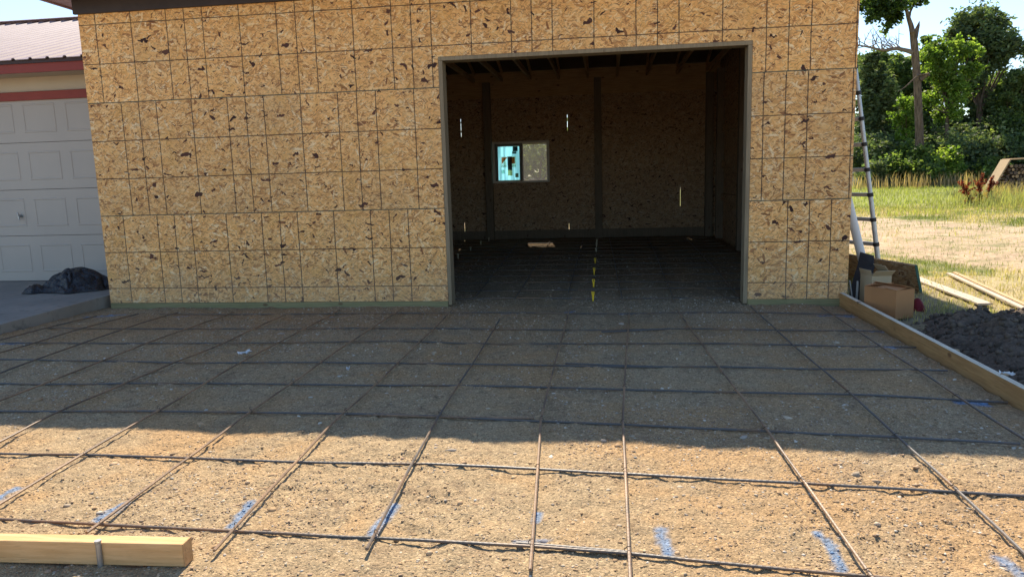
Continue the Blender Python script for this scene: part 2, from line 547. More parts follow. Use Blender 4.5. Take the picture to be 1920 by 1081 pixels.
M_rebar_rusty = rebar_mat('rusted_rebar', (.12, .088, .064), (.32, .20, .115), .34, .62)
M_rebar_mid = rebar_mat('part_rusted_rebar', (.105, .095, .085), (.21, .13, .075), .42, .62)
M_rebar_steel = rebar_mat('grey_steel_rebar', (.11, .105, .10), (.19, .115, .065), .48, .66)

# ------------------------------------------------------------------ ground
def ground_h(x, y):
    out = sstep(3.1, 3.5, x) + (x <= 3.1) * sstep(9.5, 11, y) + (x <= 3.1) * (x < -12.6)
    out = np.clip(out, 0, 1)
    h = -0.07 * (1 - out)
    h = h + out * ((fbm(x * 0.7, y * 0.7, 3) - .5) * 0.09 - 0.01)
    h = h + out * (fbm(x * 4, y * 4, 5) - .5) * 0.04
    h = h + 0.50 * sstep(10, 37, y) + 1.2 * sstep(45, 200, y)
    h = h + 0.25 * sstep(6, 60, np.abs(x) - 30)
    return h


xs = np.concatenate([np.linspace(-400, -30, 14), np.linspace(-27, 2.6, 40), np.arange(2.8, 17, 0.085), np.arange(17.2, 44, 0.5), np.linspace(46, 400, 20)])
ys = np.concatenate([np.linspace(-150, -14, 12), np.arange(-13, -4.6, 0.6), np.arange(-4.5, 14, 0.085), np.arange(14.2, 44, 0.3), np.linspace(46, 600, 24)])
XX, YY, FQ = grid(xs, ys)
HH = ground_h(XX, YY)
# colour zones: lawn, trodden dirt track, dry patches
n1 = fbm(XX * 0.9, YY * 0.9, 21); n2 = fbm(XX * 4.5, YY * 4.5, 31, 5)
track = np.exp(-((YY - (9.2 - 0.42 * (XX - 8) + 1.2 * (n1 - .5))) / 2.4) ** 2)
track = np.maximum(track, np.exp(-((YY - (3.5 - 0.25 * (XX - 6))) / 0.6) ** 2) * 0.45)
def band(x, y):
    a0, a1 = at(1640, 472, 2, 0), at(1900, 500, 2, 0); b0, b1 = at(1640, 410, 2, 0), at(1900, 424, 2, 0)
    ylo = a0[1] + (x - a0[0]) * (a1[1] - a0[1]) / (a1[0] - a0[0]); yhi = b0[1] + (x - b0[0]) * (b1[1] - b0[1]) / (b1[0] - b0[0])
    wv = (fbm(x * .8, y * .8, 161, 4) - .5) * 3.0
    return sstep(-.9, .7, y + wv - ylo) * sstep(.9, -.9, y + wv - yhi)
track = np.maximum(band(XX, YY), track * .35)
track = np.clip(track * (1.9 * n2 - .12), 0, 1) * (YY < 18)
nn_ = fbm(XX * 3, YY * 3, 171, 4)
dry = sstep(.42, .62, n1 * .6 + n2 * .4)
green = np.array([.15, .17, .05]); straw = np.array([.42, .34, .18]); dirt = np.array([.46, .34, .22]); soil = np.array([.10, .085, .06])
C = green[None, None] * (1 - dry[..., None]) + straw[None, None] * dry[..., None]
far = sstep(14, 20, YY)[..., None]
C = C * (1 - far) + (np.array([.22, .24, .065]) * (0.8 + .5 * n2[..., None])) * far
C = C * (1 - track[..., None]) + (dirt * (.72 + .5 * nn_[..., None])) * track[..., None]
near = (np.exp(-((XX - 3.6) / 0.9) ** 2) * (YY < 1.4))[..., None]
C = C * (1 - .6 * near) + soil * .6 * near
front = sstep(-4.5, -6.5, YY)[..., None] * (XX < 40)[..., None]  # unseen pale dirt behind the camera, added to bounce light onto the wall
C = C * (1 - front) + np.array([.46, .34, .21]) * (.85 + .3 * n2[..., None]) * front
wood_floor = sstep(31, 34, YY)[..., None]
C = C * (1 - wood_floor) + np.array([.06, .06, .03]) * wood_floor
M_ground = vcol_mat('yard_soil_and_turf', 0.95, bumpscale=14, bd=0.03, bs=0.6, grain=18)
o = mkobj('ground', (np.stack([XX.ravel(), YY.ravel(), HH.ravel()], 1), FQ), M_ground, smooth=True, origin=(0, 0, 0), cols=C.reshape(-1, 3))
tag(o, kind='structure')


# gravel pad: its own sheet, with relief and blue marking paint
def pad_h(x, y):
    h = (fbm(x * 1.3, y * 1.3, 41, 3) - .5) * 0.026
    h = h + (fbm(x * 7, y * 7, 45, 3) - .5) * 0.022 * (0.4 + 1.2 * fbm(x * 1.1, y * 1.1, 49, 2))
    r = fbm(x * 30, y * 30, 51, 3)
    h = h + (r - .5) * 0.016
    h = h - 0.012
    pt = sstep(.50, .72, fbm(x * 1.7 + 3, y * 1.7, 57, 3))
    h = h + pt * (np.abs(fbm(x * 16, y * 16, 59, 3) - .5) * 2 - .35) * 0.022
    rim = sstep(2.75, 3.05, x)
    return h - rim * 0.01


px_strokes = [  # (pixel from, pixel to, half width m, density)
    ((-4, 930), (32, 911), .03, 1), ((186, 968), (230, 943), .035, 1), ((436, 983), (470, 938), .03, .9),
    ((694, 1000), (742, 940), .03, .8), ((1006, 968), (1008, 955), .025, 1), ((965, 1010), (1030, 1002), .025, .55),
    ((1238, 985), (1254, 1030), .035, .75), ((1530, 990), (1560, 1015), .025, 1), ((1558, 1012), (1578, 1060), .025, 1),
    ((1872, 1040), (1925, 1080), .04, .6), ((620, 590), (652, 587), .04, .5), ((940, 587), (968, 586), .04, .5),
    ((1060, 584), (1076, 580), .05, .5), ((1165, 586), (1190, 586), .05, .5), ((1275, 586), (1312, 587), .04, .45), ((1535, 588), (1600, 590), .06, .6),
    ((1600, 613), (1650, 617), .06, .6), ((1655, 648), (1690, 650), .05, .55), ((1800, 746), (1850, 750), .05, .8), ((1160, 684), (1220, 686), .04, .35),
    ((0, 643), (40, 642), .06, .7), ((160, 592), (230, 586), .07, .55), ((330, 592), (360, 590), .06, .5), ((190, 678), (240, 675), .04, .4)]
strokes = [(at(*a, 2, 0)[:2], at(*b, 2, 0)[:2], hw, dn) for a, b, hw, dn in px_strokes]


def paint(x, y):
    m = np.zeros_like(x)
    nn = fbm(x * 45, y * 45, 61, 3)
    for a, b, hw, dn in strokes:
        d = b - a; L = d @ d
        t = np.clip(((x - a[0]) * d[0] + (y - a[1]) * d[1]) / L, 0, 1)
        dist = np.hypot(x - a[0] - t * d[0], y - a[1] - t * d[1])
        g = np.clip(1.25 - dist / hw, 0, 1) * dn
        m = np.maximum(m, sstep(.30, .62, g * (0.45 + 1.0 * nn)))
    return m


def pad_col(x, y):
    a = fbm(x * 0.8, y * 0.8, 71, 4); b = fbm(x * 6, y * 6, 75, 4); c = fbm(x * 38, y * 38, 79, 3)
    clay = np.array([.375, .245, .122]); gravel = np.array([.36, .268, .155]); dark = np.array([.20, .135, .08])
    f = sstep(.36, .64, a * .6 + b * .4)[..., None]
    col = clay * (1 - f) + gravel * f
    d = sstep(.53, .72, b * .5 + c * .5)[..., None]
    col = col * (1 - .52 * d) + dark * .52 * d
    # building's shade painted into the fines, darker toward the wall
    shade_f = (sstep(-2.2, 0.5, y) * .35)[..., None]
    col = col * (1 - shade_f) + np.array([.16, .125, .09]) * shade_f
    p = paint(x, y)[..., None] * .78
    return col * (1 - p) + np.array([.15, .25, .39]) * p


xs = np.concatenate([np.arange(-16, -5.0, .5), np.arange(-4.95, 3.075, 0.018)])
ys = np.concatenate([np.arange(-12, -6.3, .25), np.arange(-6.2, 0.4, 0.0165), np.arange(0.42, 8.36, 0.055)])
XX, YY, FQ = grid(xs, ys)
HH = pad_h(XX, YY)
o = mkobj('gravel_pad', (np.stack([XX.ravel(), YY.ravel(), HH.ravel()], 1), FQ),
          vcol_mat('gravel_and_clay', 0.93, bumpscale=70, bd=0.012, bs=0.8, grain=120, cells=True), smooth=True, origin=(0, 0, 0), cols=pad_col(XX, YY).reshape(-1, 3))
tag(o, kind='structure')

# loose stones lying on the pad
ico_v = []
ph = (1 + 5 ** .5) / 2
for a in (-1, 1):
    for b in (-ph, ph): ico_v += [(0, a, b), (a, b, 0), (b, 0, a)]
ico_v = np.array(ico_v) / math.hypot(1, ph)
import itertools
ico_f = []
el = min(np.linalg.norm(ico_v[0] - q) for q in ico_v[1:]) * 1.05
for t in itertools.combinations(range(12), 3):
    P = ico_v[list(t)]
    if all(np.linalg.norm(P[i] - P[j]) < el for i, j in ((0, 1), (1, 2), (0, 2))):
        if np.dot(np.cross(P[1] - P[0], P[2] - P[0]), P.sum(0)) < 0: t = (t[0], t[2], t[1])
        ico_f.append(t)
ico_f = np.array(ico_f)


def stones(n, xr, yr, smin, smax, seed, dens=None, pw=2.2, lite=0):
    r = np.random.default_rng(seed)
    x = r.uniform(*xr, n); y = r.uniform(*yr, n)
    if dens is not None:
        keep = r.random(n) < dens(x, y); x, y = x[keep], y[keep]; n = len(x)
    s = smin + (smax - smin) * r.random(n) ** pw * r.random(n)
    V = ico_v[None] * (1 + .28 * r.standard_normal((n, 12, 1)).clip(-1.2, 1.2))
    V = V * np.stack([s * r.uniform(.8, 1.5, n), s * r.uniform(.7, 1.1, n), s * r.uniform(.35, .62, n)], 1)[:, None]
    a = r.uniform(0, 6.28, n); ca, sa = np.cos(a)[:, None], np.sin(a)[:, None]
    V = np.stack([V[..., 0] * ca - V[..., 1] * sa, V[..., 0] * sa + V[..., 1] * ca, V[..., 2]], -1)
    V[..., 0] += x[:, None]; V[..., 1] += y[:, None]; V[..., 2] += (pad_h(x, y) - s * .02)[:, None]
    pal = np.array([(.41, .275, .155), (.45, .325, .20), (.37, .25, .14), (.50, .40, .28), (.30, .21, .14), (.60, .54, .44), (.40, .34, .27)])
    w_ = np.array([.26, .22, .18, .12, .11, .05, .06])
    w_ = w_ + lite * np.array([0, 0, 0, .3, 0, .5, .2]); w_ = w_ / w_.sum()
    c = pal[r.choice(len(pal), n, p=w_)] * r.uniform(.75, 1.2, (n, 1))
    p = paint(x, y)[:, None] * .85
    c = c * (1 - p) + np.array([.11, .24, .42]) * p
    Fc = (ico_f[None] + (np.arange(n) * 12)[:, None, None]).reshape(-1, 3)
    return V.reshape(-1, 3), Fc, np.repeat(c, 12, 0)


dn = lambda x, y: np.clip(2.2 * fbm(x * 1.1, y * 1.1, 91, 3) - .55 + .2 * (fbm(x * 5, y * 5, 95) - .5), .05, 1)
parts = [stones(95000, (-3.2, 3.06), (-6.1, -3.2), .0025, .0095, 1, dn),
         stones(40000, (-4.9, 3.06), (-3.3, 0.6), .004, .0125, 2, dn, 2.2, .35),
         stones(1500, (-3.2, 3.06), (-6.1, -2.6), .006, .019, 3, dn),
         stones(420, (-3.4, 3.0), (-6.1, -.5), .010, .030, 6, None, 2.6),
         stones(5000, (-1.5, 2.8), (0.3, 5), .006, .016, 4, None, 2.2, .3)]
off = 0; VV = []; FF = []; CC = []
for v_, f_, c_ in parts:
    VV.append(v_); FF.append(f_ + off); CC.append(c_); off += len(v_)
o = mkobj('loose_gravel', (np.concatenate(VV), np.concatenate(FF)), vcol_mat('gravel_stones', 0.85), origin=(0, 0, 0), cols=np.concatenate(CC))
tag(o, 'loose tan pebbles scattered over the clay pad', 'gravel', kind='stuff')

# ------------------------------------------------------------------ the unfinished workshop
XL, XR = -4.777, 3.154
OX0, OX1, OZ = -0.825, 2.161, 2.50
YB = 8.4
TOPZ = 3.34
shop = thing('unfinished_workshop', (0, 0, 0), 'unfinished workshop sheathed in bare strand board with a wide open doorway', 'building')
T = 0.012
m = MB()
m.box((XL, 0, .045), (OX0 - .042, T, TOPZ)); m.box((OX1 + .042, 0, .045), (XR, T, TOPZ)); m.box((OX0 - .042, 0, OZ + .042), (OX1 + .042, T, TOPZ))
mkobj('front_wall', m, M_osb_front, shop)
m = MB()
m.box((OX0 - .04, -.004, .0), (OX0, .16, OZ)); m.box((OX1, -.004, .0), (OX1 + .04, .16, OZ)); m.box((OX0 - .04, -.006, OZ + .001), (OX1 + .04, .16, OZ + .04))
mkobj('door_frame', m, M_jamb, shop, bevel=.003)
for a, b in ((XL + .005, OX0 - .043), (OX1 + .043, XR - .005)):
    m = MB().box((a, -.012, -.03), (b, .05, .042)); mkobj('sill_plate', m, M_treated, shop, bevel=.003)
# framing behind the front wall
m = MB()
for x in np.arange(XL + .7, OX0 - .2, .61): m.box((x, T + .001, .05), (x + .04, .15, TOPZ))
for x in (OX0 - .08, OX1 + .04, 2.7): m.box((x, T + .001, .05), (x + .04, .15, TOPZ))
m.box((OX0 - .04, T + .001, OZ + .05), (OX1 + .04, .15, OZ + .33))
mkobj('wall_studs', m, M_post, shop)
# side walls with gable tops
RY, RZ = 4.2, 4.72
for name, x0, x1 in (('side_wall', XL, XL + T), ('side_wall', XR - T, XR)):
    poly = [(x0, T + .001, -.2), (x0, YB + .02, -.2), (x0, YB + .02, TOPZ + .21), (x0, RY, RZ + .11), (x0, T + .001, TOPZ + .21)]
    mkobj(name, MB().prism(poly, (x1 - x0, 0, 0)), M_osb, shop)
# interior side girts + posts along the right wall
for y in (0.35, 2.8, 5.3, 7.75):
    for x in (XL + T + .002, XR - T - .142):
        mkobj('post', MB().box((x, y - .07, -.02), (x + .14, y + .07, TOPZ)), M_post, shop)
m = MB()
for z in (.75, 1.4, 2.1, 2.75):
    m.box((XR - T - .05, .45, z), (XR - T - .001, 2.72, z + .14)); m.box((XR - T - .05, 2.88, z), (XR - T - .001, 5.22, z + .14)); m.box((XR - T - .05, 5.38, z), (XR - T - .001, 7.66, z + .14))
mkobj('side_girts', m, M_osb, shop)
# rear wall: sheets with narrow gaps at some joints where daylight leaks in, and a window opening
WX0, WX1, WZ0, WZ1 = -1.66, -0.42, 1.21, 2.10
slits = [(-2.345, [(2.24, 2.62), (.10, .36)]), (-.02, [(2.28, 2.62), (.12, .30)]), (2.36, [(.62, 1.02)])]
m = MB()
cuts = [XL + T + .001, -2.345, WX0 + .004, WX1 - .004, -.02, 2.36, XR - T - .001]
g = .0038
for a, b in zip(cuts[:-1], cuts[1:]):
    la = a + (g if a in (-2.345, -.02, 2.36) else 0); lb = b - (g if b in (-2.345, -.02, 2.36) else 0)
    if a == WX0 + .004:
        m.box((la, YB, .02), (lb, YB + T, WZ0 + .004)); m.box((la, YB, WZ1 - .004), (lb, YB + T, TOPZ))
    else:
        m.box((la, YB, .02), (lb, YB + T, TOPZ))
for x, ops in slits:                      # battens close the joints outside, except for the gaps
    z = .02
    for a, b in sorted(ops) + [(TOPZ, TOPZ)]:
        if a > z: m.box((x - g + .0005, YB + .001, z), (x + g - .0005, YB + T - .001, a))
        z = b
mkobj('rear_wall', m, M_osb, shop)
m = MB()
px_ = [-1.735, .63, 2.93]
spans = [(XL + .16, px_[0] - .08), (px_[0] + .08, px_[1] - .08), (px_[1] + .08, px_[2] - .08)]
for (a, b), zs in zip(spans, ([.42, 1.2, 2.09, 2.66], [.42, 1.03, 2.12, 2.66], [.42, 1.06, 2.12, 2.66])):
    for z in zs: m.box((a, YB - .045, z), (b, YB - .001, z + .14))
mkobj('rear_girts', m, M_osb, shop)
mkobj('rear_blocking', MB().box((XL + T, YB - .03, TOPZ - .01), (XR - T, YB + .03, TOPZ + .215)).box((XL + T, YB + .0005, -.2), (XR - T, YB + .011, .019)), M_lumX, shop)
mkobj('front_blocking', MB().box((XL + T, T + .151, TOPZ - .01), (XR - T, T + .19, TOPZ + .25)), M_lumX, shop)
mkobj('rear_header', MB().box((XL + .1, YB - .04, 3.02), (XR - .1, YB - .002, 3.33)), M_lumX, shop)
mkobj('skirt_board', MB().box((XL + .1, YB - .05, -.02), (XR - .1, YB - .002, .17)), M_post, shop)
for x in px_:
    mkobj('post', MB().box((x - .075, YB - .19, -.02), (x + .075, YB - .051, TOPZ)), M_post, shop)
# trusses
for i, x in enumerate(np.arange(XL + .33, XR - .2, .61)):
    m = MB()
    m.bar((x, .05, TOPZ + .06), (x, YB - .05, TOPZ + .06), .04, .10)
    m.bar((x, -.40, TOPZ + .10), (x, RY, RZ + .0), .038, .10); m.bar((x, YB + .3, TOPZ + .12), (x, RY, RZ + .0), .038, .10)
    for y0, y1 in ((RY, 2.2), (RY, 6.2)):
        m.bar((x, y1, TOPZ + .115), (x, y0 + (.1 if y1 > y0 else -.1), RZ - .1), .036, .07)
    mkobj('truss', m, M_lumY, shop)
# roof: two slopes; out-of-view front eave skewed wider rightward to shape its shadow
ex0, ex1 = XL - .27, XR + .30
def slope(yl, yr, z0):
    P = [(ex0, yl, z0), (ex1, yr, z0), (ex1, RY, RZ + .12), (ex0, RY, RZ + .12)]
    return MB().prism(P, (0, 0, .05))
mkobj('roof', slope(-.41, -.63, TOPZ + .115), M_roofdeck, shop)
P = [(ex0, YB + .4, TOPZ + .11), (ex0, RY, RZ + .119), (ex1, RY, RZ + .119), (ex1, YB + .4, TOPZ + .11)]
mkobj('roof', MB().prism(P, (0, 0, .05)), M_roofdeck, shop)
# frieze board on the wall top, front soffit, rake soffits
mkobj('frieze_board', MB().box((XL - .03, -.035, 3.165), (XR, -.001, 3.31)), M_dark, shop, bevel=.003)
mkobj('soffit', MB().prism([(XL - .02, -.002, 3.312), (XL - .02, -.36, 3.312), (ex1, -.62, 3.312), (ex1, -.002, 3.312)], (0, 0, .012)), M_soff_wood, shop)
mkobj('fascia', MB().prism([(ex0, -.361, 3.30), (ex0, -.385, 3.30), (ex1, -.645, 3.30), (ex1, -.621, 3.30)], (0, 0, .21)), M_dark, shop)
m = MB()
y = -.36
while y < RY:                              # ribbed rake soffit panels
    y2 = min(y + .1, RY)
    z = lambda q: 3.305 + max(0, (q - .35)) * .02
    m.prism([(ex0 + .02, y, z(y)), (XL - .021, y, z(y)), (XL - .021, y2 - .012, z(y2)), (ex0 + .02, y2 - .012, z(y2))], (0, 0, .012))
    m.prism([(ex0 + .02, y2 - .012, z(y2) + .005), (XL - .021, y2 - .012, z(y2) + .005), (XL - .021, y2, z(y2) + .005), (ex0 + .02, y2, z(y2) + .005)], (0, 0, .012))
    y = y2
mkobj('rake_soffit', m, M_mauve, shop)
mkobj('rake_trim', MB().box((ex0 - .01, -.36, 3.29), (ex0 + .018, 1.2, 3.50)), M_mauve, shop)

# window in the rear wall: slider, left sash under blue film, right sash with insect screen
win = bpy.data.objects.new('window', None); win.location = (-1.04, YB, WZ0); link(win, shop)
def wbox(x0, x1, z0, z1, y0, y1): return ((x0, y0, z0), (x1, y1, z1))
yf0, yf1 = YB - .055, YB + .03
m = MB()
m.box(*wbox(WX0, WX1, WZ0, WZ0 + .045, yf0, yf1)); m.box(*wbox(WX0, WX1, WZ1 - .045, WZ1, yf0, yf1))
m.box(*wbox(WX0, WX0 + .05, WZ0 + .045, WZ1 - .045, yf0, yf1)); m.box(*wbox(WX1 - .04, WX1, WZ0 + .045, WZ1 - .045, yf0, yf1))
mkobj('frame', m, M_frame, win, bevel=.004)
m = MB(); xm = -1.02
m.box(*wbox(WX0 + .051, WX0 + .115, WZ0 + .046, WZ1 - .046, yf0 + .02, yf1 - .02)); m.box(*wbox(xm - .05, xm + .01, WZ0 + .046, WZ1 - .046, yf0 + .015, yf1 - .02))
m.box(*wbox(WX0 + .115, xm - .05, WZ0 + .046, WZ0 + .06, yf0 + .02, yf1 - .02)); m.box(*wbox(WX0 + .115, xm - .05, WZ1 - .10, WZ1 - .046, yf0 + .02, yf1 - .02))
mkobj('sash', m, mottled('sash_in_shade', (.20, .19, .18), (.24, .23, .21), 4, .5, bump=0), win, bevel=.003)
m = MB()
for q in ((xm + .011, xm + .03, WZ0 + .046, WZ1 - .046), (WX1 - .06, WX1 - .041, WZ0 + .046, WZ1 - .046), (xm + .03, WX1 - .06, WZ0 + .046, WZ0 + .056), (xm + .03, WX1 - .06, WZ1 - .07, WZ1 - .046)):
    m.box(*wbox(q[0], q[1], q[2], q[3], YB - .01, YB + .008))
mkobj('screen_frame', m, M_frame, win)
k = NT('insect_screen')
tr = k.n('ShaderNodeBsdfTransparent'); df = k.n('ShaderNodeBsdfDiffuse'); df.inputs[0].default_value = (.16, .16, .165, 1)
t2 = k.n('ShaderNodeBsdfTranslucent'); t2.inputs[0].default_value = (.15, .145, .14, 1)
m1 = k.n('ShaderNodeMixShader'); m1.inputs[0].default_value = .5
k.t.links.new(df.outputs[0], m1.inputs[1]); k.t.links.new(t2.outputs[0], m1.inputs[2])
m2 = k.n('ShaderNodeMixShader'); m2.inputs[0].default_value = .50
k.t.links.new(tr.outputs[0], m2.inputs[1]); k.t.links.new(m1.outputs[0], m2.inputs[2]); k.t.links.new(m2.outputs[0], k.out.inputs[0])
mkobj('screen', MB().box(*wbox(xm + .03, WX1 - .06, WZ0 + .056, WZ1 - .07, YB, YB + .001)), k.m, win)


def glow_film(name, c, tr_amt=.85):
    k = NT(name)
    t = k.n('ShaderNodeBsdfTranslucent'); d = k.n('ShaderNodeBsdfDiffuse')
    n_ = k.sm(k.noise(k.mapping(k.obj(), scale=(9, 1, .8)), 1.0, 2), .4, .62)
    cc = k.mix(n_, c, tuple(min(1, x * 1.35 + .06) for x in c))
    k.put(t.inputs[0], cc); k.put(d.inputs[0], cc)
    mx = k.n('ShaderNodeMixShader'); mx.inputs[0].default_value = tr_amt
    k.t.links.new(d.outputs[0], mx.inputs[1]); k.t.links.new(t.outputs[0], mx.inputs[2]); k.t.links.new(mx.outputs[0], k.out.inputs[0])
    return k.m


FX0, FX1, FZ0, FZ1 = WX0 + .116, xm - .051, WZ0 + .061, WZ1 - .101
fw, fh = FX1 - FX0, FZ1 - FZ0
mkobj('protective_film', MB().box((FX0, YB - .001, FZ0), (FX1, YB + .001, FZ1)), glow_film('blue_film', (.30, .52, .58)), win)
def fp(u, v): return FX0 + u * fw, FZ1 - v * fh          # film coordinates, v downwards
def sheet(name, u0, v0, u1, v1, mat, lay=1):
    x0, z0 = fp(u0, v1); x1, z1 = fp(u1, v0)
    y = YB - .001 - .003 * lay
    return mkobj(name, MB().box((x0, y, z0), (x1, y + .001, z1)), mat, win)
op = lambda n_, c: glow_film(n_, tuple(min(1, x * 2.2 + .02) for x in c)) if 'label' in n_ else mottled(n_, c, tuple(x * .8 for x in c), 20, .8, bump=0)
sheet('sticker', .12, .29, .82, .62, glow_film('cream_sticker', (.95, .95, .80)), 1)
x0, z0 = fp(.16, .52); x1, z1 = fp(.44, .32)
mkobj('sticker_roof', MB().prism([(x0, YB - .008, z0), (x1, YB - .008, z1), (x0, YB - .008, z1)], (0, .001, 0)), glow_film('brown_print', (.62, .26, .12)), win)
sheet('sticker_print', .54, .32, .78, .51, glow_film('brown_print', (.62, .26, .12)), 2)
sheet('tape', .44, .30, .65, .70, glow_film('dark_tape', (.12, .09, .08)), 3)
sheet('tape_end', .44, .70, .65, .865, glow_film('khaki_tape', (.55, .50, .32)), 3)
sheet('energy_label', .70, .01, .92, .15, op('dark_label', (.035, .045, .05)), 2)
sheet('label_strip', .66, .155, .86, .225, op('grey_label', (.12, .15, .15)), 2)
sheet('small_label', .78, .80, .93, .92, op('tan_label', (.14, .12, .09)), 2)
sheet('round_label', .14, .69, .30, .80, glow_film('pale_label', (.55, .66, .6)), 2)
def text(name, body, size, x, y, z, mat, parent, mirror=True):
    cu = bpy.data.curves.new(name, 'FONT'); cu.body = body; cu.size = size; cu.extrude = .0004
    tmp = bpy.data.objects.new(name + '_tmp', cu); COL.objects.link(tmp)
    dg = bpy.context.evaluated_depsgraph_get()
    me = bpy.data.meshes.new_from_object(tmp.evaluated_get(dg))
    bpy.data.objects.remove(tmp)
    V = np.array([q.co[:] for q in me.vertices]); Fp = [tuple(p.vertices) for p in me.polygons]
    W = np.stack([V[:, 0] + x, np.full(len(V), y) + V[:, 2], V[:, 1] + z], 1)
    mm = MB(); mm.add(W, Fp)
    return mkobj(name, mm, mat, parent)
x, z = fp(.15, .605); text('lettering', 'HZEI', .052, x, YB - .0095, z, op('print_black', (.03, .03, .03)), win)
x, z = fp(.66, .605); text('lettering', 'MA', .052, x, YB - .0095, z, op('print_black', (.03, .03, .03)), win)

# ------------------------------------------------------------------ rebar
def rebar(pts, mat, label, group, z=.045, seed=0, step=.012, name='rebar', droop=True, r0=.0063):
    r = random.Random(seed)
    P = [np.array([p[0], p[1], z]) for p in pts]
    seg = [np.linalg.norm(b - a) for a, b in zip(P[:-1], P[1:])]; L = sum(seg)
    n = max(2, int(L / step)); out = []; rad = []
    ph1, ph2 = r.uniform(0, 6), r.uniform(0, 6)
    cs = np.cumsum([0] + seg)
    A = np.array(P)
    ss = np.arange(0, L + .1, .05)
    gh = pad_h(np.interp(ss, cs, A[:, 0]), np.interp(ss, cs, A[:, 1]))
    kern = np.ones(15) / 15
    gh = np.convolve(np.pad(gh, 7, mode='edge'), kern, 'valid')
    for i in range(n + 1):
        s = L * i / n
        q = np.array([np.interp(s, cs, A[:, j]) for j in range(3)])
        q[2] = float(np.interp(s, ss, gh)) + z + .003 * math.sin(s * 1.7 + ph1) + .002 * math.sin(s * 4.1 + ph2)
        q[0] += .004 * math.sin(s * 1.1 + ph2); q[1] += .004 * math.sin(s * .9 + ph1)
        out.append(q); rad.append(r0 + (.0004 if i % 2 else -.0003) + .0004 * math.sin(s * 9 + ph1))
    o = mkobj(name, MB().tube(out, rad, 7), mat, smooth=False)
    return tag(o, label, 'rebar', group)


def gpts(px, z=.012): return [at(*q, 2, z)[:2] for q in px]
GL = 'rebars laid toward the doorway on the gravel pad'
LONG_DONE, ROW_DONE = [], []
longs = [
    ([(182, 590), (0, 639)], 0, 'dark rebar running nearest the concrete apron, toward the workshop corner', M_rebar_mid),
    ([(260, 587), (0, 661)], 0, 'dark rebar running toward the wall, second from the concrete apron', M_rebar_mid),
    ([(335, 584), (160, 642), (0, 700)], 0, 'dark rebar running toward the wall, third from the concrete apron', M_rebar_mid),
    ([(437, 585), (275, 644), (0, 750)], 0, 'rusty rebar running toward the wall, fourth from the concrete apron', M_rebar_rusty),
    ([(535, 590), (480, 614), (240, 715), (100, 777), (0, 829)], 0, 'rusty rebar leaving the shadow at the left edge of the photo', M_rebar_rusty),
    ([(638, 580), (480, 664), (278, 780), (0, 943)], 0, 'tan rebar running to the left of the foreground form board', M_rebar_rusty),
    ([(753, 578), (480, 763), (163, 998)], 1, 'tan rebar ending behind the foreground form board', M_rebar_rusty),
    ([(848, 583), (630, 790), (402, 1033)], 1, 'tan rebar ending just beyond the foreground form board end', M_rebar_rusty),
    ([(937, 600), (820, 783), (690, 1030)], 1, 'greyish rebar with blue paint beside its near end, left of centre', M_rebar_mid),
    ([(1067, 580), (1015, 787), (992, 1070)], 1, 'rusty rebar ending at bottom centre below the doorway', M_rebar_rusty),
    ([(1180, 585), (1168, 790), (1180, 1095)], 0, 'straight upright looking rebar running out of the photo below the doorway', M_rebar_rusty),
    ([(1270, 583), (1423, 787), (1640, 1090)], 0, 'brown rebar slanting right, beside the curved blue paint mark', M_rebar_rusty),
    ([(1408, 575), (1640, 780), (1920, 1037)], 0, 'bright grey rebar slanting to the lower right corner', M_rebar_steel),
    ([(1540, 575), (1853, 780), (1920, 823)], 0, 'dark rebar running closest to the right form board', M_rebar_mid)]
for i, (px, ends, lab, mat) in enumerate(longs):
    P = gpts(px)
    if not ends:
        d = P[-1] - P[-2]; d = d / np.linalg.norm(d)
        P.append(P[-1] + d * max(.05, (P[-1][1] + 5.35) / max(.2, -d[1])))
    LONG_DONE.append((rebar(P, mat, lab, GL, .026, i), P))
GT = 'rebars laid parallel to the workshop wall on the gravel pad'
rows = [
    ([(300, 588), (640, 586), (1440, 586), (1598, 590)], 'dark thin rebar lying closest along the foot of the wall', M_rebar_mid),
    ([(88, 615.5), (800, 615), (1654, 619)], 'dark rebar parallel to the wall, second from its foot', M_rebar_mid),
    ([(10, 643), (800, 641), (1717, 648)], 'dark rebar parallel to the wall, third from its foot', M_rebar_mid),
    ([(-300, 673), (0, 675), (800, 681), (1300, 687), (1776, 694.5)], 'dark rebar parallel to the wall, fourth from its foot, ending short of the form board', M_rebar_steel),
    ([(-400, 711), (0, 716), (800, 720.5), (1300, 731), (1890, 747)], 'dark rebar parallel to the wall, fifth from its foot, ending by a blue mark', M_rebar_steel),
    ([(-500, 762), (0, 768), (800, 777), (1430, 807), (1915, 833)], 'dark rebar lying last inside the shadow before the sunlit ground', M_rebar_steel),
    ([(-600, 836), (0, 848), (800, 869), (1170, 887), (1920, 928)], 'steel rebar lying crosswise on sunlit ground, nearest the shadow edge', M_rebar_steel),
    ([(-300, 955), (0, 972), (695, 1004), (1173, 1033), (1633, 1078), (1900, 1105)], 'ribbed rebar lying crosswise closest to the camera along the blue paint marks', M_rebar_mid)]
for i, (px, lab, mat) in enumerate(rows):
    P = gpts(px, .0)
    rebar(P, mat, lab, GT, .010, 40 + i); ROW_DONE.append([np.array(q) for q in P])
BAR_XY = [(o_, [np.array(q) for q in PL]) for o_, PL in LONG_DONE]
def cross2(p, p2, q, q2):
    r_, s_ = p2 - p, q2 - q
    den = r_[0] * s_[1] - r_[1] * s_[0]
    if abs(den) < 1e-9: return None
    t_ = ((q - p)[0] * s_[1] - (q - p)[1] * s_[0]) / den; u_ = ((q - p)[0] * r_[1] - (q - p)[1] * r_[0]) / den
    return p + r_ * t_ if 0 <= t_ <= 1 and 0 <= u_ <= 1 else None
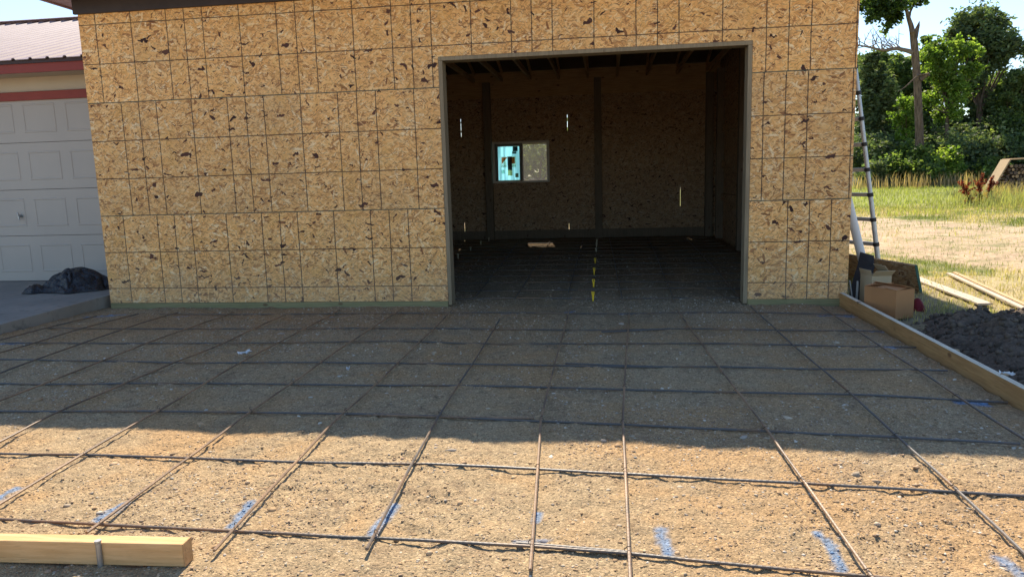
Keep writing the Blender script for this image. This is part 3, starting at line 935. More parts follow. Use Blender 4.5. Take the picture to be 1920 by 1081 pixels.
M_tie = mottled('tie_wire', (.06, .055, .05), (.10, .075, .06), 30, .6)
for o_, PL in BAR_XY:
    for RL in ROW_DONE:
        for a_, b_ in zip(PL[:-1], PL[1:]):
            for c_, d_ in zip(RL[:-1], RL[1:]):
                X_ = cross2(a_, b_, c_, d_)
                if X_ is None or X_[1] > -2.9 or not -3.2 < X_[0] < 3.0: continue
                zc = float(pad_h(X_[0], X_[1])) + .018
                for s_ in (1, -1):
                    m = MB()
                    m.tube([(X_[0] + .016 * math.cos(q_) * .8, X_[1] + s_ * .016 * math.cos(q_), zc + .014 * math.sin(q_)) for q_ in np.linspace(0, math.pi, 7)], .0016, 5)
                m.tube([(X_[0] - .01, X_[1], zc + .012), (X_[0] - .004, X_[1] - .01, zc + .026), (X_[0] + .008, X_[1] - .014, zc + .03)], .0016, 5)
                mkobj('wire_tie', m, M_tie, o_)
# short lap bars beside the rows
for i, (px, lab) in enumerate([([(1128, 622), (1258, 618)], 'short dark lap bar beside the second wall parallel rebar'),
                               ([(1060, 683), (1225, 686)], 'short dark lap bar beside the fourth wall parallel rebar'),
                               ([(650, 777), (1000, 786)], 'rusty lap bar doubled against the last shaded rebar'),
                               ([(965, 1023), (1180, 1036)], 'short steel lap bar on the nearest crosswise rebar')]):
    P = gpts(px, .0)
    rebar([p + np.array([0, .018]) for p in P], (M_rebar_rusty if i == 2 else M_rebar_steel), lab, None, .011, 60 + i)
# indoors
GI = 'rebars on the dark floor inside the doorway'
inb = [[(1090, 460), (1065, 548)], [(1145, 455), (1167, 558)], [(1225, 465), (1265, 560)], [(1010, 485), (965, 558)], [(950, 480), (890, 555)], [(1320, 480), (1385, 550)]]
for i, b in enumerate(inb):
    P = gpts(b, .03)
    d = P[0] - P[1]; P = [P[1], P[1] + d / d[1] * (7.9 - P[1][1])]
    rebar(P, M_rebar_mid, 'dark rebar running to the rear wall on the shaded floor inside', GI, .026, 80 + i, .05)
for i, y in enumerate(np.arange(.35, 8.1, .61)):
    rebar([(-4.5, y), (2.9, y + .03)], M_rebar_mid, 'dark rebar lying crosswise on the shaded floor inside', GI, .013, 100 + i, .06)

# ------------------------------------------------------------------ plastic stakes on the floor inside
def stake(x, y, h, mat, label, group, name='plastic_stake'):
    m = MB()
    for s in (-1, 1):
        m.prism([(x + s * .004, y, h * .35), (x + s * .014, y, h * .62), (x + s * .016, y, h), (x + s * .004, y, h), (x + s * .003, y, h * .66), (x, y, h * .45)][::s], (0, .014, 0))
    m.prism([(x - .006, y + .001, -.03), (x + .006, y + .001, -.03), (x + .011, y + .001, h * .5), (x, y + .001, h * .62), (x - .011, y + .001, h * .5)], (0, .012, 0))
    m.box((x - .008, y - .003, h * .30), (x + .008, y + .017, h * .40))
    return tag(mkobj(name, m, mat), label, 'stake', group)


for (px, py), lab in zip([(1112, 561), (1113, 536), (1114, 513), (1116, 493)],
                         ['yellow forked plastic stake nearest the doorway threshold', 'yellow forked plastic stake, second in the row from the threshold',
                          'yellow forked plastic stake, third in the row from the threshold', 'dim yellow forked plastic stake, fourth in the row from the threshold']):
    p = at(px, py, 2, 0); stake(p[0], p[1], .085 if py > 500 else .08, M_yellow, lab, 'yellow stakes in a row inside the doorway')
for px, py in [(1118, 472), (1118.5, 462), (1119, 455)]:
    p = at(px, py, 2, 0); stake(p[0], min(p[1], 7.9), .07, M_pale_pl, 'small pale stake at the far end of the yellow stake row', 'pale stakes far back in the central row')
for px, py in [(859, 483), (882.5, 469), (901.5, 458), (916.5, 451)]:
    p = at(px, py, 2, 0); stake(p[0], min(p[1], 7.9), .07, M_pale_pl, 'small pale stake in the dim row behind the left side of the doorway', 'pale stakes in the left row')

# ------------------------------------------------------------------ form boards
fb = thing('form_board', (3.10, -3, 0), 'long brown form board standing on edge along the right side of the gravel pad', 'board')
m = MB().prism([(3.08, .02, -.04), (3.118, .02, -.04), (3.118, -6.2, -.06), (3.08, -6.2, -.06)], (0, 0, .145))
m2_ = MB().obox((3.08, .0, -.05), (.038, 0, 0), (-.02, -6.3, -.03), (0, 0, .153))
mkobj('board', m2_, M_lumYr, fb, bevel=.003)
mkobj('top_edge', MB().obox((3.079, .0, .1035), (.040, 0, 0), (-.02, -6.3, -.03), (0, 0, .003)), wood('skylit_weathered_edge', (.74, .66, .50), (.62, .54, .40), 1), fb)  # weathered top strip, painted paler for the sky light on the board's top
for y in (-.6, -2.3, -4.2):
    mkobj('stake', MB().box((3.121, y, -.25), (3.155, y + .034, .085)), M_lumZ, fb)
a = at(-500, 1037, 2, .0); b = at(345, 1057, 2, 0)
d = (b - a); d[2] = 0; L = np.linalg.norm(d); d /= L; nrm = np.array([-d[1], d[0], 0])
fb2 = thing('form_board', (b[0] - .3, b[1], 0), 'short pale lumber board lying on edge in the sunny left foreground', 'board')
mkobj('board', MB().obox(np.array([a[0], a[1], -.01]), d * L, nrm * .055, (0, 0, .085)), wood('pale_board', (.72, .46, .22), (.60, .36, .155), 0), fb2, bevel=.003)
mkobj('cut_end', MB().obox(np.array([b[0], b[1], -.01]) + d * .0005, d * .003, nrm * .055, (0, 0, .085)), mottled('end_grain', (.55, .34, .16), (.42, .25, .115), 30, .9, c3=(.30, .17, .08)), fb2)
p = at(192, 1052, 2, 0)
st = thing('steel_stake', (p[0], p[1] - .02, 0), 'round galvanised steel stake driven in front of the foreground board', 'stake')
mkobj('rod', MB().tube([(p[0], p[1] - .012, -.2), (p[0] + .002, p[1] - .012, .080)], .0095, 12), M_steel, st, bevel=.002)
mkobj('stake_head', MB().tube([(p[0] + .002, p[1] - .012, .0805), (p[0] + .002, p[1] - .012, .088)], .0115, 12), M_steel, st)

# ------------------------------------------------------------------ older garage on the left
GY = 1.2
old = thing('old_garage', (-8.2, GY, .14), 'older attached garage with a white panelled door, red trim and ribbed metal roof', 'building')
gx0, gx1 = -13.0, -4.80
dz0, dz1 = .145, 2.49
dx0, dx1 = -10.4, -5.45
for lo, hi in (((gx0, GY + .06, .02), (dx0, GY + .2, 2.87)), ((dx1, GY + .06, .02), (gx1, GY + .2, 2.87)), ((dx0 + .001, GY + .06, dz1 + .1), (dx1 - .001, GY + .2, 2.87))):
    mkobj('wall', MB().box(lo, hi), M_side, old)
mkobj('wall', MB().prism([(gx0, GY + .201, .02), (gx0, 9.4, .02), (gx0, 9.4, 2.87), (gx0, 5.3, 4.3), (gx0, GY + .201, 2.9)], (.12, 0, 0)), M_side, old)
mkobj('wall', MB().box((gx0 + .13, 9.3, .02), (gx1, 9.4, 2.87)), M_side, old)
mkobj('wall', MB().prism([(gx1 - .1, GY + .201, .02), (gx1 - .1, 9.29, .02), (gx1 - .1, 9.29, 2.87), (gx1 - .1, 5.3, 4.3), (gx1 - .1, GY + .201, 2.9)], (.08, 0, 0)), M_side, old)
# sectional door
gd = bpy.data.objects.new('garage_door', None); gd.location = (0, 0, 0); link(gd, old)
gd.location = Vector((-7.9, GY, dz0)) - old.location
sh = (dz1 + .06 - dz0) / 4
pw = .60
for r_ in range(4):
    z0, z1 = dz0 + r_ * sh, dz0 + (r_ + 1) * sh - .006
    m = MB()
    ym = GY + .02
    m.box((dx0, ym, z0), (dx1, ym + .03, z1))
    x = dx1 - .13
    while x - pw > dx0:
        xa, xb = x - .46, x
        za, zb = z0 + .12, z1 - .11
        # raised panel: a sunken moulding ring and a raised field
        for q in ((xa, xb, za, za + .025), (xa, xb, zb - .025, zb), (xa, xa + .025, za + .025, zb - .025), (xb - .025, xb, za + .025, zb - .025)):
            m.add([(q[0], ym - .001, q[2]), (q[1], ym - .001, q[2]), (q[1], ym - .001, q[3]), (q[0], ym - .001, q[3]),
                   (q[0] + .007, ym - .006, q[2] + .007), (q[1] - .007, ym - .006, q[2] + .007), (q[1] - .007, ym - .006, q[3] - .007), (q[0] + .007, ym - .006, q[3] - .007)],
                  [(4, 5, 6, 7), (0, 1, 5, 4), (1, 2, 6, 5), (2, 3, 7, 6), (3, 0, 4, 7)])
        x -= pw
    mkobj('door_section', m, M_white, gd)
p = at(38, 405, 1, GY)
m = MB().tube([(p[0], GY + .02, p[2]), (p[0], GY - .03, p[2])], .02, 12)
m.bar((p[0] - .006, GY - .036, p[2] + .05), (p[0] + .012, GY - .036, p[2] - .05), .022, .014, up=(0, 1, 0))
mkobj('handle', m, M_steel, gd, bevel=.003)
mkobj('door_seal', MB().box((dx0, GY + .015, dz0 - .03), (dx1, GY + .05, dz0 - .001)), M_blackpl, gd)
zt = at(0, 190, 1, GY)[2]; zu = at(0, 177, 1, GY)[2]
mkobj('door_trim', MB().box((gx0, GY - .01, zt - .005), (gx1, GY + .058, zt + .10)), M_red, old, bevel=.003)
mkobj('door_trim', MB().box((dx1 + .002, GY - .008, .1), (dx1 + .1, GY + .058, zt - .006)), M_red, old)
OE = .8
fz0 = at(0, 139, 1, OE)[2]; fz1 = at(0, 121, 1, OE)[2]
mkobj('soffit', MB().box((gx0 - .2, OE + .03, fz0 + .02), (gx1 + .0, GY + .1, fz0 + .035)), M_side, old)
mkobj('fascia', MB().box((gx0 - .2, OE, fz0), (gx1, OE + .028, fz1)), M_red, old)
mkobj('drip_edge', MB().box((gx0 - .2, OE - .02, fz1 - .008), (gx1, OE + .03, fz1 + .035)), M_gutter, old)
# ribbed metal roof, front and rear slopes
pitch = .335
def rib_roof(sign):
    m = MB()
    e = OE - .05 if sign > 0 else 9.75
    zE = fz1 + .036
    rid = 5.35
    xs_ = []
    x = gx0 - .22
    prof = []
    while x < gx1 - .02:
        prof += [(x, 0), (x + .085, 0), (x + .10, .02), (x + .13, .02), (x + .145, 0)]
        x += .228
    prof.append((gx1 + .01, 0))
    vs = []
    zr = zE + pitch * (rid - (OE - .05))
    for (x, h) in prof: vs += [(x, e, zE + h), (x, rid, zr + h)]
    fs = [(2 * i, 2 * i + 2, 2 * i + 3, 2 * i + 1) for i in range(len(prof) - 1)]
    m.add(vs, fs)
    return m, rid, zr
for s_ in (1, -1):
    m, rid, zr = rib_roof(s_)
    o = mkobj('metal_roof', m, M_metalroof, old)
    sm_ = o.modifiers.new('solid', 'SOLIDIFY'); sm_.thickness = .008; sm_.offset = -1 if s_ > 0 else 1
    # profile closures at the eave
m = MB()
for sgn in (1, -1):
    m.prism([(gx0 - .23, rid, zr + .06), (gx0 - .23, rid - sgn * .2, zr + .0), (gx1 + .01, rid - sgn * .2, zr + .0), (gx1 + .01, rid, zr + .06)], (0, 0, .006))
mkobj('ridge_cap', m, M_metalroof, old)

# concrete apron before the old door
ap = MB()
ex = -4.87
nseg = 40
ysA = np.linspace(-7.5, 1.21, nseg); xsA = np.linspace(-14, ex, 30)
top = lambda y: .085 + .052 * np.clip((y + 1.5) / 2.7, -.4, 1)
vs = []; 
for y in ysA:
    for x in xsA: vs.append((x, y, top(y) + .004 * (vnoise(np.array(x * 2.), np.array(y * 2.), 7) - .5)))
nx = len(xsA)
fs = [(j * nx + i, j * nx + i + 1, (j + 1) * nx + i + 1, (j + 1) * nx + i) for j in range(nseg - 1) for i in range(nx - 1)]
ap.add(vs, fs)
base = len(ap.v)
ap.v += [(ex + .012 * math.sin(y * 5), y, -.1) for y in ysA]
for j in range(nseg - 1):
    ap.f.append((j * nx + nx - 1, base + j, base + j + 1, (j + 1) * nx + nx - 1))
tag(mkobj('concrete_apron', ap, M_concrete, origin=(0, 0, 0)), kind='structure')

# black bag heaped before the door
def heap(cx, cy, z0, lx, ly, h, seed, nx=110, ny=70, wr=.05):
    us = np.linspace(-1, 1, nx); vs_ = np.linspace(-1, 1, ny)
    U, V_ = np.meshgrid(us, vs_, indexing='ij')
    r = np.sqrt(U ** 2 + V_ ** 2)
    ang = np.arctan2(V_, U)
    rr = r / (np.maximum(np.abs(np.cos(ang)), np.abs(np.sin(ang))) * 0 + np.where(r > 0, np.maximum(np.abs(U), np.abs(V_)) / np.maximum(r, 1e-6), 1))
    k_ = np.maximum(np.abs(U), np.abs(V_))
    Xc = np.cos(ang) * k_; Yc = np.sin(ang) * k_
    prof = np.clip(1 - k_ ** 2.1, 0, 1) ** .8
    skew = Xc + .18
    z = h * prof * (1 - .30 * (Xc - .1) ** 2)
    crease = np.minimum(np.abs(fbm(Xc * 2.2 + 5 + 2 * Yc, Yc * 2.2 + 3, seed, 2) - .5) * 3.2, np.abs(fbm(Xc * 4 + 15 - 3 * Yc, Yc * 3 + 3, seed + 7, 2) - .5) * 3.5)
    fold = np.abs(np.sin(ang * 7 + 5 * fbm(Xc * 2 + 9, Yc * 2 + 4, seed + 3)))
    z = z - wr * (1 - crease) ** 3 * (k_ < .98) - wr * .5 * fold * k_ * (k_ < .95)
    X_ = cx + lx * Xc * (1 + .10 * np.sin(ang * 3 + 1) + .05 * np.sin(ang * 8)); Y_ = cy + ly * Yc * (1 + .1 * np.sin(ang * 4) + .05 * np.sin(ang * 9))
    idx = np.arange(nx * ny).reshape(nx, ny)
    Fq = np.stack([idx[:-1, :-1].ravel(), idx[1:, :-1].ravel(), idx[1:, 1:].ravel(), idx[:-1, 1:].ravel()], 1)
    return np.stack([X_.ravel(), Y_.ravel(), (z0 + np.maximum(z, 0)).ravel()], 1), Fq


pl = at(78, 540, 1, .55); pr = at(206, 530, 1, .55)
bag = thing('garbage_bag', ((pl[0] + pr[0]) / 2, .55, .13), 'black plastic bag heaped on the concrete before the white garage door', 'bag')
mkobj('bag_body', heap((pl[0] + pr[0]) / 2 + .02, .55, .13, (pr[0] - pl[0]) / 2 * 1.02, .34, .275, 5), M_bag, bag, smooth=True)
m = MB()
mkobj('bag_neck', heap(pl[0] + .12, .32, .13, .17, .12, .10, 9, 30, 20, .02), M_bag, bag, smooth=True)

# ------------------------------------------------------------------ ladder leaning on the right rake
LY = 1.70
b0 = at(1650, 520, 1, LY); b1 = at(1607, 150, 1, LY)
dirv = (b1 - b0) / (b1[2] - b0[2])
base0 = b0 - dirv * b0[2]
lad = thing('telescoping_ladder', (base0[0], LY + .22, 0), 'silver telescoping ladder with black collars leaning on the right gable side', 'ladder')
H = 4.35
P = lambda z, y: np.array([base0[0] + dirv[0] * z - .55 * (y - LY), y, z])
zr_ = [at(1620, y, 1, LY)[2] for y in (504, 457, 411, 370, 326, 285, 243)]
zs_ = [zr_[0]] + [zr_[0] + .295 * i for i in range(1, 14)]
for y in (LY, LY + .44):
    rail = mkobj('rail', MB().tube([P(-.02, y)] + [P(z, y) for z in zs_] + [P(H, y)], [.031 - .0011 * i for i in range(len(zs_) + 2)], 12), M_alu, lad)
    for i, z in enumerate(zs_):
        mkobj('collar', MB().tube([P(z - .022, y), P(z + .022, y)],   .037 - .001 * i, 12), M_blackpl, rail)
for z in zs_:
    mkobj('rung', MB().bar(P(z, LY + .03), P(z, LY + .41), .035, .045), M_alu, lad, bevel=.006)
    
# ------------------------------------------------------------------ things stacked by the right corner
def unit(v): return np.array(v, float) / np.linalg.norm(v)
# strand board offcut lying tilted on its long edge
A = np.array([3.30, 3.0, .02]); B = at(1729, 548, 2, .0)
dL = B - A; L = np.linalg.norm(dL); dL = dL / L
upv_ = unit(np.array([-.25, -.10, .95])); 
upv_ = unit(upv_ - dL * (upv_ @ dL))
th = np.cross(dL, upv_) * .03
sh_ = thing('sheathing_offcut', (3.8, 1.8, 0), 'weathered strand board offcut tilted on its edge behind the cardboard box', 'board')
mkobj('panel', MB().obox(A, dL * L, upv_ * .31, th), M_osb_old, sh_)
mkobj('panel_edge', MB().obox(B + dL * .001, dL * .006, upv_ * .31, th), mottled('green_edge_paint', (.03, .09, .07), (.04, .11, .09), 9, .8), sh_)
# black foam sheet bent against the wall corner
px_l = [(1613, 473), (1607, 500), (1600, 522), (1594, 545), (1590, 566)]
px_r = [(1639, 480), (1640, 500), (1634, 520), (1626, 545), (1618, 570)]
yy = [.62, .5, .38, .26, .16]
m = MB(); vs = []
for (l, r_, y) in zip(px_l, px_r, yy):
    vs += [at(*l, 1, y), at(*r_, 1, y - .05)]
vs = np.array(vs); bk = vs + np.array([.006, .02, .004])
n_ = len(yy)
m.add(np.concatenate([vs, bk]), [(2 * i, 2 * i + 2, 2 * i + 3, 2 * i + 1) for i in range(n_ - 1)] +
      [(2 * n_ + 2 * i + 1, 2 * n_ + 2 * i + 3, 2 * n_ + 2 * i + 2, 2 * n_ + 2 * i) for i in range(n_ - 1)] +
      [(2 * i, 2 * n_ + 2 * i, 2 * n_ + 2 * i + 2, 2 * i + 2) for i in range(n_ - 1)] + [(2 * i + 1, 2 * i + 3, 2 * n_ + 2 * i + 3, 2 * n_ + 2 * i + 1) for i in range(n_ - 1)] +
      [(0, 1, 2 * n_ + 1, 2 * n_), (2 * n_ - 2, 4 * n_ - 2, 4 * n_ - 1, 2 * n_ - 1)])
tag(mkobj('foam_sheet', m, M_foam, smooth=False), 'bent black foam sheet leaning by the right wall corner', 'sheet')
# white pipe
p0 = at(1617, 487, 1, .85); p1 = at(1592, 385, 1, .85)
dd = p1 - p0
tag(mkobj('white_pipe', MB().tube([p0 - dd * .45, p0, p1, p1 + dd * .6], .045, 20), M_pvc, smooth=True), 'white plastic pipe leaning in the corner behind the black sheet', 'pipe')
# steel stakes stuck beside the wall corner
for i, (q0, q1, lab) in enumerate([((1606, 560), (1608, 527), 'short round steel stake standing in front of the black foam sheet'),
                                   ((1597, 552), (1593, 526), 'thin steel stake leaning closest to the right wall corner')]):
    a_, b_ = at(*q0, 1, .05), at(*q1, 1, .05)
    t_ = tag(mkobj('steel_stake', MB().tube([a_ - (b_ - a_) * .3, b_], .011 if i == 0 else .007, 10), M_steel), lab, 'stake')


def carton(name, c, th_, lx, ly, h, mat, label, flaps):
    ca, sa = math.cos(th_), math.sin(th_)
    ax = np.array([ca, sa, 0]); ay = np.array([-sa, ca, 0]); az = np.array([0, 0, 1.0])
    c = np.array(c, float)
    t = thing(name, c + ax * lx / 2 + ay * ly / 2, label, 'box')
    w_ = .005
    m = MB()
    m.obox(c, ax * lx, ay * w_, az * h); m.obox(c + ay * (ly - w_), ax * lx, ay * w_, az * h)
    m.obox(c + ay * w_, ax * w_, ay * (ly - 2 * w_), az * h); m.obox(c + ax * (lx - w_) + ay * w_, ax * w_, ay * (ly - 2 * w_), az * h)
    m.obox(c + ax * w_ + ay * w_, ax * (lx - 2 * w_), ay * (ly - 2 * w_), az * w_)
    mkobj('box_body', m, mat, t)
    for side, ln, tilt in flaps:
        o_ = c + az * (h + .001)
        if side == 'f': st_, e, out = o_, ax * lx, ay
        elif side == 'b': st_, e, out = o_ + ay * ly, ax * lx, -ay
        elif side == 'r': st_, e, out = o_ + ax * lx, ay * ly, -ax
        else: st_, e, out = o_, ay * ly, ax
        dv = out * math.cos(tilt) + az * math.sin(tilt)
        nn = np.cross(e / np.linalg.norm(e), dv); nn = nn * np.sign(nn[2] if abs(nn[2]) > .05 else 1)
        mkobj('flap', MB().obox(st_, e, dv * ln, nn * .004), mat, t)
    return t


cB = at(1677, 598, 2, -.01)
th_ = R(28)
carton('cardboard_box', (cB[0] + .005, cB[1], -.015), th_, .215, .345, .255, M_card, 'brown cardboard box with loosely closed flaps beside the form board', [('f', .13, .10), ('r', .13, .28), ('l', .13, .16), ('b', .13, .22)])
c2 = at(1660, 545, 2, .0)
carton('cardboard_box', (3.36, -.05, 0), R(12), .2, .2, .27, M_card2, 'pale cardboard box with open flaps standing behind the brown one', [('f', .08, 2.4), ('r', .12, .9), ('l', .06, 1.9)])
tag(mkobj('red_bag', heap(3.66, -.36, -.01, .07, .1, .12, 31, 20, 16, .01), mottled('red_cloth', (.20, .02, .03), (.14, .015, .02), 9, .8), smooth=True), 'dark red bag tucked behind the brown cardboard box', 'bag')

# planks on the grass
def gz(x, y): return float(ground_h(np.array(float(x)), np.array(float(y))))
def plank(q0, q1, w_, label, mat=M_greypl, t=.02):
    a_, b_ = at(*q0, 2, .03), at(*q1, 2, .03)
    a_[2] = gz(a_[0], a_[1]) + .035; b_[2] = gz(b_[0], b_[1]) + .035
    return tag(mkobj('plank', MB().bar(a_, b_, w_, t), mat, bevel=.003), label, 'board', None)
plank((1705, 518), (1848, 566), .13, 'wide pale plank lying on the grass at the end of the strand board offcut')
plank((1779, 515), (1925, 578), .055, 'narrow pale plank lying on the grass at the right edge, nearer one of two')
plank((1790, 513), (1940, 577), .05, 'narrow grey plank lying along the far side of the other narrow plank', M_lumY)

# dark soil mound
xs = np.arange(3.16, 6.4, .028); ys = np.arange(-4.6, -.45, .028)
XX, YY, FQ = grid(xs, ys)
cl = fbm(XX * 5, YY * 5, 111, 4)
n_ = fbm(XX * 1.2, YY * 1.2, 115, 3)
edge_ = sstep(3.16, 3.75, XX + .25 * (n_ - .5)) * sstep(-.6, -1.15, YY + .5 * (n_ - .5) - .12 * (XX - 4)) * sstep(6.3, 5.6, XX) * sstep(-4.55, -3.9, YY)
lump = np.abs(fbm(XX * 8, YY * 8, 119, 3) - .5) * 2
HH = -.07 + edge_ * (.05 + .10 * n_ + .16 * (cl - .35) + .07 * (1 - lump))
Cc = np.array([.105, .080, .058])[None, None] * (.7 + .9 * cl[..., None])
o = mkobj('soil_mound', (np.stack([XX.ravel(), YY.ravel(), HH.ravel()], 1), FQ), vcol_mat('black_topsoil', .97, bumpscale=30, bd=.02, bs=.7, grain=40), smooth=True, cols=Cc.reshape(-1, 3))
tag(o, 'mound of loose black topsoil outside the right form board', 'soil')
# clods
def clod_mesh(n, seed):
    r = np.random.default_rng(seed)
    x = r.uniform(3.3, 5.6, n); y = r.uniform(-4, -.8, n)
    s = r.uniform(.006, .030, n) * r.uniform(.4, 1, n)
    V = ico_v[None] * (1 + .3 * r.standard_normal((n, 12, 1)).clip(-1.2, 1.2)) * s[:, None, None]
    xi = np.clip(((x - xs[0]) / .028).astype(int), 0, len(xs) - 1); yi = np.clip(((y - ys[0]) / .028).astype(int), 0, len(ys) - 1)
    z = HH[xi, yi]
    V[..., 0] += x[:, None]; V[..., 1] += y[:, None]; V[..., 2] += (z + s * .25)[:, None]
    c = np.array([.115, .088, .064]) * r.uniform(.6, 1.5, (n, 1))
    return V.reshape(-1, 3), (ico_f[None] + (np.arange(n) * 12)[:, None, None]).reshape(-1, 3), np.repeat(c, 12, 0)
v_, f_, c_ = clod_mesh(4200, 5)
tag(mkobj('soil_clods', (v_, f_), vcol_mat('topsoil_clods', .97), origin=(4, -2, 0), cols=c_), 'crumbled black soil clods over the mound', 'soil', kind='stuff')

# litter
def scrap(q, sx, sy, label, seed, z=.0, name='paper_scrap', cat='litter', mat=M_paper):
    p = at(*q, 2, z); r = np.random.default_rng(seed)
    us = np.linspace(-1, 1, 9); U, V_, Fq = grid(us, us)
    Z = .018 * r.random(U.shape) + .012 * np.abs(U * V_) + .012
    a_ = r.uniform(0, 3)
    X_ = p[0] + sx * U * math.cos(a_) - sy * V_ * math.sin(a_); Y_ = p[1] + sx * U * math.sin(a_) + sy * V_ * math.cos(a_)
    o = mkobj(name, (np.stack([X_.ravel(), Y_.ravel(), (p[2] + Z).ravel()], 1), Fq), mat, smooth=False)
    return tag(o, label, cat)
scrap((460, 666), .05, .028, 'crumpled white wrapper lying on a rebar in the shade', 3)
scrap((653, 697), .03, .012, 'small pale scrap lying on shaded gravel left of centre', 4)
scrap((1838, 602), .05, .03, 'white scrap lying at the far edge of the soil mound', 5, .06)
scrap((1888, 708), .035, .022, 'white scrap lying on the soil mound beside the form board', 6, .12)

# ------------------------------------------------------------------ vegetation
def leaves(centers, radii, n, size, pal, seed, shell=.35, aspect=1.0, squash=1.0, up=.0, sp=.16):
    """n small leaf faces spread through several clumps; colours vary per clump and per leaf"""
    r = np.random.default_rng(seed)
    centers = np.array(centers, float); radii = np.array(radii, float)
    if radii.ndim == 1: radii = np.stack([radii] * 3, 1)
    wgt = np.prod(radii, 1) ** (2 / 3); wgt /= wgt.sum()
    ci = r.choice(len(centers), n, p=wgt)
    d = r.standard_normal((n, 3)); d /= np.linalg.norm(d, axis=1, keepdims=True)
    rad = (shell + (1 - shell) * r.random(n)) ** .6 * (1 + .24 * r.standard_normal(n))
    # sub-clumping: pull leaves toward random twig directions
    k_ = 9
    tw = r.standard_normal((len(centers), k_, 3)); tw /= np.linalg.norm(tw, axis=2, keepdims=True)
    tj = r.integers(0, k_, n)
    d = d * .55 + tw[ci, tj] * .75; d /= np.linalg.norm(d, axis=1, keepdims=True)
    sprig = r.random(n) < sp
    d[sprig] = tw[ci, tj][sprig] + .10 * r.standard_normal((int(sprig.sum()), 3))
    rad[sprig] = r.uniform(.8, 1.75, int(sprig.sum()))
    pos = centers[ci] + d * rad[:, None] * radii[ci]
    a = r.standard_normal((n, 3)); a[:, 2] *= .6; a /= np.linalg.norm(a, axis=1, keepdims=True)
    b = np.cross(a, r.standard_normal((n, 3))); b /= np.linalg.norm(b, axis=1, keepdims=True)
    s = size * r.uniform(.55, 1.3, n)[:, None]
    q = np.stack([pos - a * s * .5 * aspect, pos + b * s * .32 , pos + a * s * .55 * aspect, pos - b * s * .32], 1)
    pal = np.array(pal)
    shade = r.uniform(.7, 1.25, (len(centers), 1))
    lc = pal[r.integers(0, len(pal), n)] * shade[ci] * r.uniform(.75, 1.25, (n, 1))
    return q.reshape(-1, 3), np.arange(4 * n).reshape(n, 4), np.repeat(lc, 4, 0)


M_leaf = vcol_mat('sunny_leaves', .55, .58, .35)
M_needle = vcol_mat('evergreen_needles', .7, .42, .3)
PG = [(.15, .24, .04), (.20, .29, .055), (.11, .18, .035), (.27, .35, .08)]
PD = [(.115, .16, .075), (.145, .19, .085), (.085, .125, .065), (.20, .24, .11)]
PM = [(.12, .18, .055), (.15, .21, .06), (.09, .14, .05), (.20, .26, .08)]


def tree(name, base_px, Y, label, cat, trunk_px, clumps, n, size, pal, mat, seed, trunk_r=.1, limbs=True, group=None, aspect=1.0, depth=1.0, tmat=None):
    """clumps: (px, py, radius px) in the survey plane at distance Y, given real depth"""
    r = random.Random(seed)
    b = at(*base_px, 1, Y); zg = gz(b[0], Y)
    t = thing(name, (b[0], Y, zg), label, cat, group)
    dist = Y - CAM[1]
    ppm = F / dist
    cs, rs = [], []
    for px, py, pr in clumps:
        for k_ in range(3):
            p = at(px + r.uniform(-.5, .5) * pr, py + r.uniform(-.45, .45) * pr, 1, Y)
            p[1] += r.uniform(-1, 1) * depth * pr / ppm * 1.3
            cs.append(p); rs.append(pr / ppm * r.uniform(.5, .85))
    v_, f_, c_ = leaves(cs, rs, n, size, pal, seed, aspect=aspect)
    mkobj('crown', (v_, f_), mat, t, cols=c_)
    m = MB()
    tp = [at(*q, 1, Y) for q in trunk_px]
    tp = [np.array([b[0], Y, zg - .15])] + tp
    nn = len(tp)
    m.tube(tp, [trunk_r * (1 - .75 * i / (nn - 1)) for i in range(nn)], 10)
    if limbs:
        for p, rr in list(zip(cs, rs))[::2]:
            j = r.randrange(max(1, nn // 2), nn)
            s0 = tp[j] * .6 + tp[j - 1] * .4
            mid = (s0 + p) / 2 + np.array([r.uniform(-.1, .1), 0, -.1])
            m.tube([s0, mid, p], [trunk_r * .35, trunk_r * .2, .012], 6)
    mkobj('trunk', m, tmat or M_trunk, t, smooth=True)
    return t


# tall half-dead tree: bare trunk, snapped stub, dead limb to the left, leafy top left
TY = 30.0
t = thing('broken_tree', (at(1724, 300, 1, TY)[0], TY, gz(17, TY)), 'tall bare-trunked tree with a snapped stub and leaves only at its top left', 'tree')
q = lambda px, py, dy=0: at(px, py, 1, TY) + np.array([0, dy, 0])
m = MB()
m.tube([q(1726, 345), q(1725, 300), q(1724, 255), q(1722, 200), q(1720, 150), q(1716, 105), q(1714, 80), q(1711, 60)], [.27, .215, .185, .175, .165, .165, .165, .13], 14)
m.tube([q(1712, 66), q(1708, 48), q(1703, 33), q(1700, 20), q(1690, 4), q(1680, -22)], [.13, .11, .09, .075, .06, .035], 10)
m.tube([q(1704, 34), q(1707, 22), q(1713, 10), q(1725, -4)], [.075, .05, .04, .025], 8)
m.tube([q(1715, 72), q(1719, 56), q(1722, 48), q(1724, 40)], [.13, .10, .065, .012], 9)
m.tube([q(1724, 150, -.1), q(1733, 142, -.2), q(1737, 141, -.3)], [.12, .10, .085], 8)
m.tube([q(1733, 141, -.25), q(1718, 142, -.3), q(1705, 152, -.4), q(1690, 165, -.5), q(1676, 174, -.5)], [.05, .045, .035, .025, .012], 7)
mkobj('trunk', m, M_trunk, t, smooth=True)
m = MB()
m.tube([q(1714, 99), q(1700, 95), q(1682, 91), q(1668, 93), q(1655, 95), q(1640, 91), q(1625, 88), q(1606, 84)], [.13, .10, .09, .075, .06, .05, .04, .03], 8)
rr = random.Random(4)
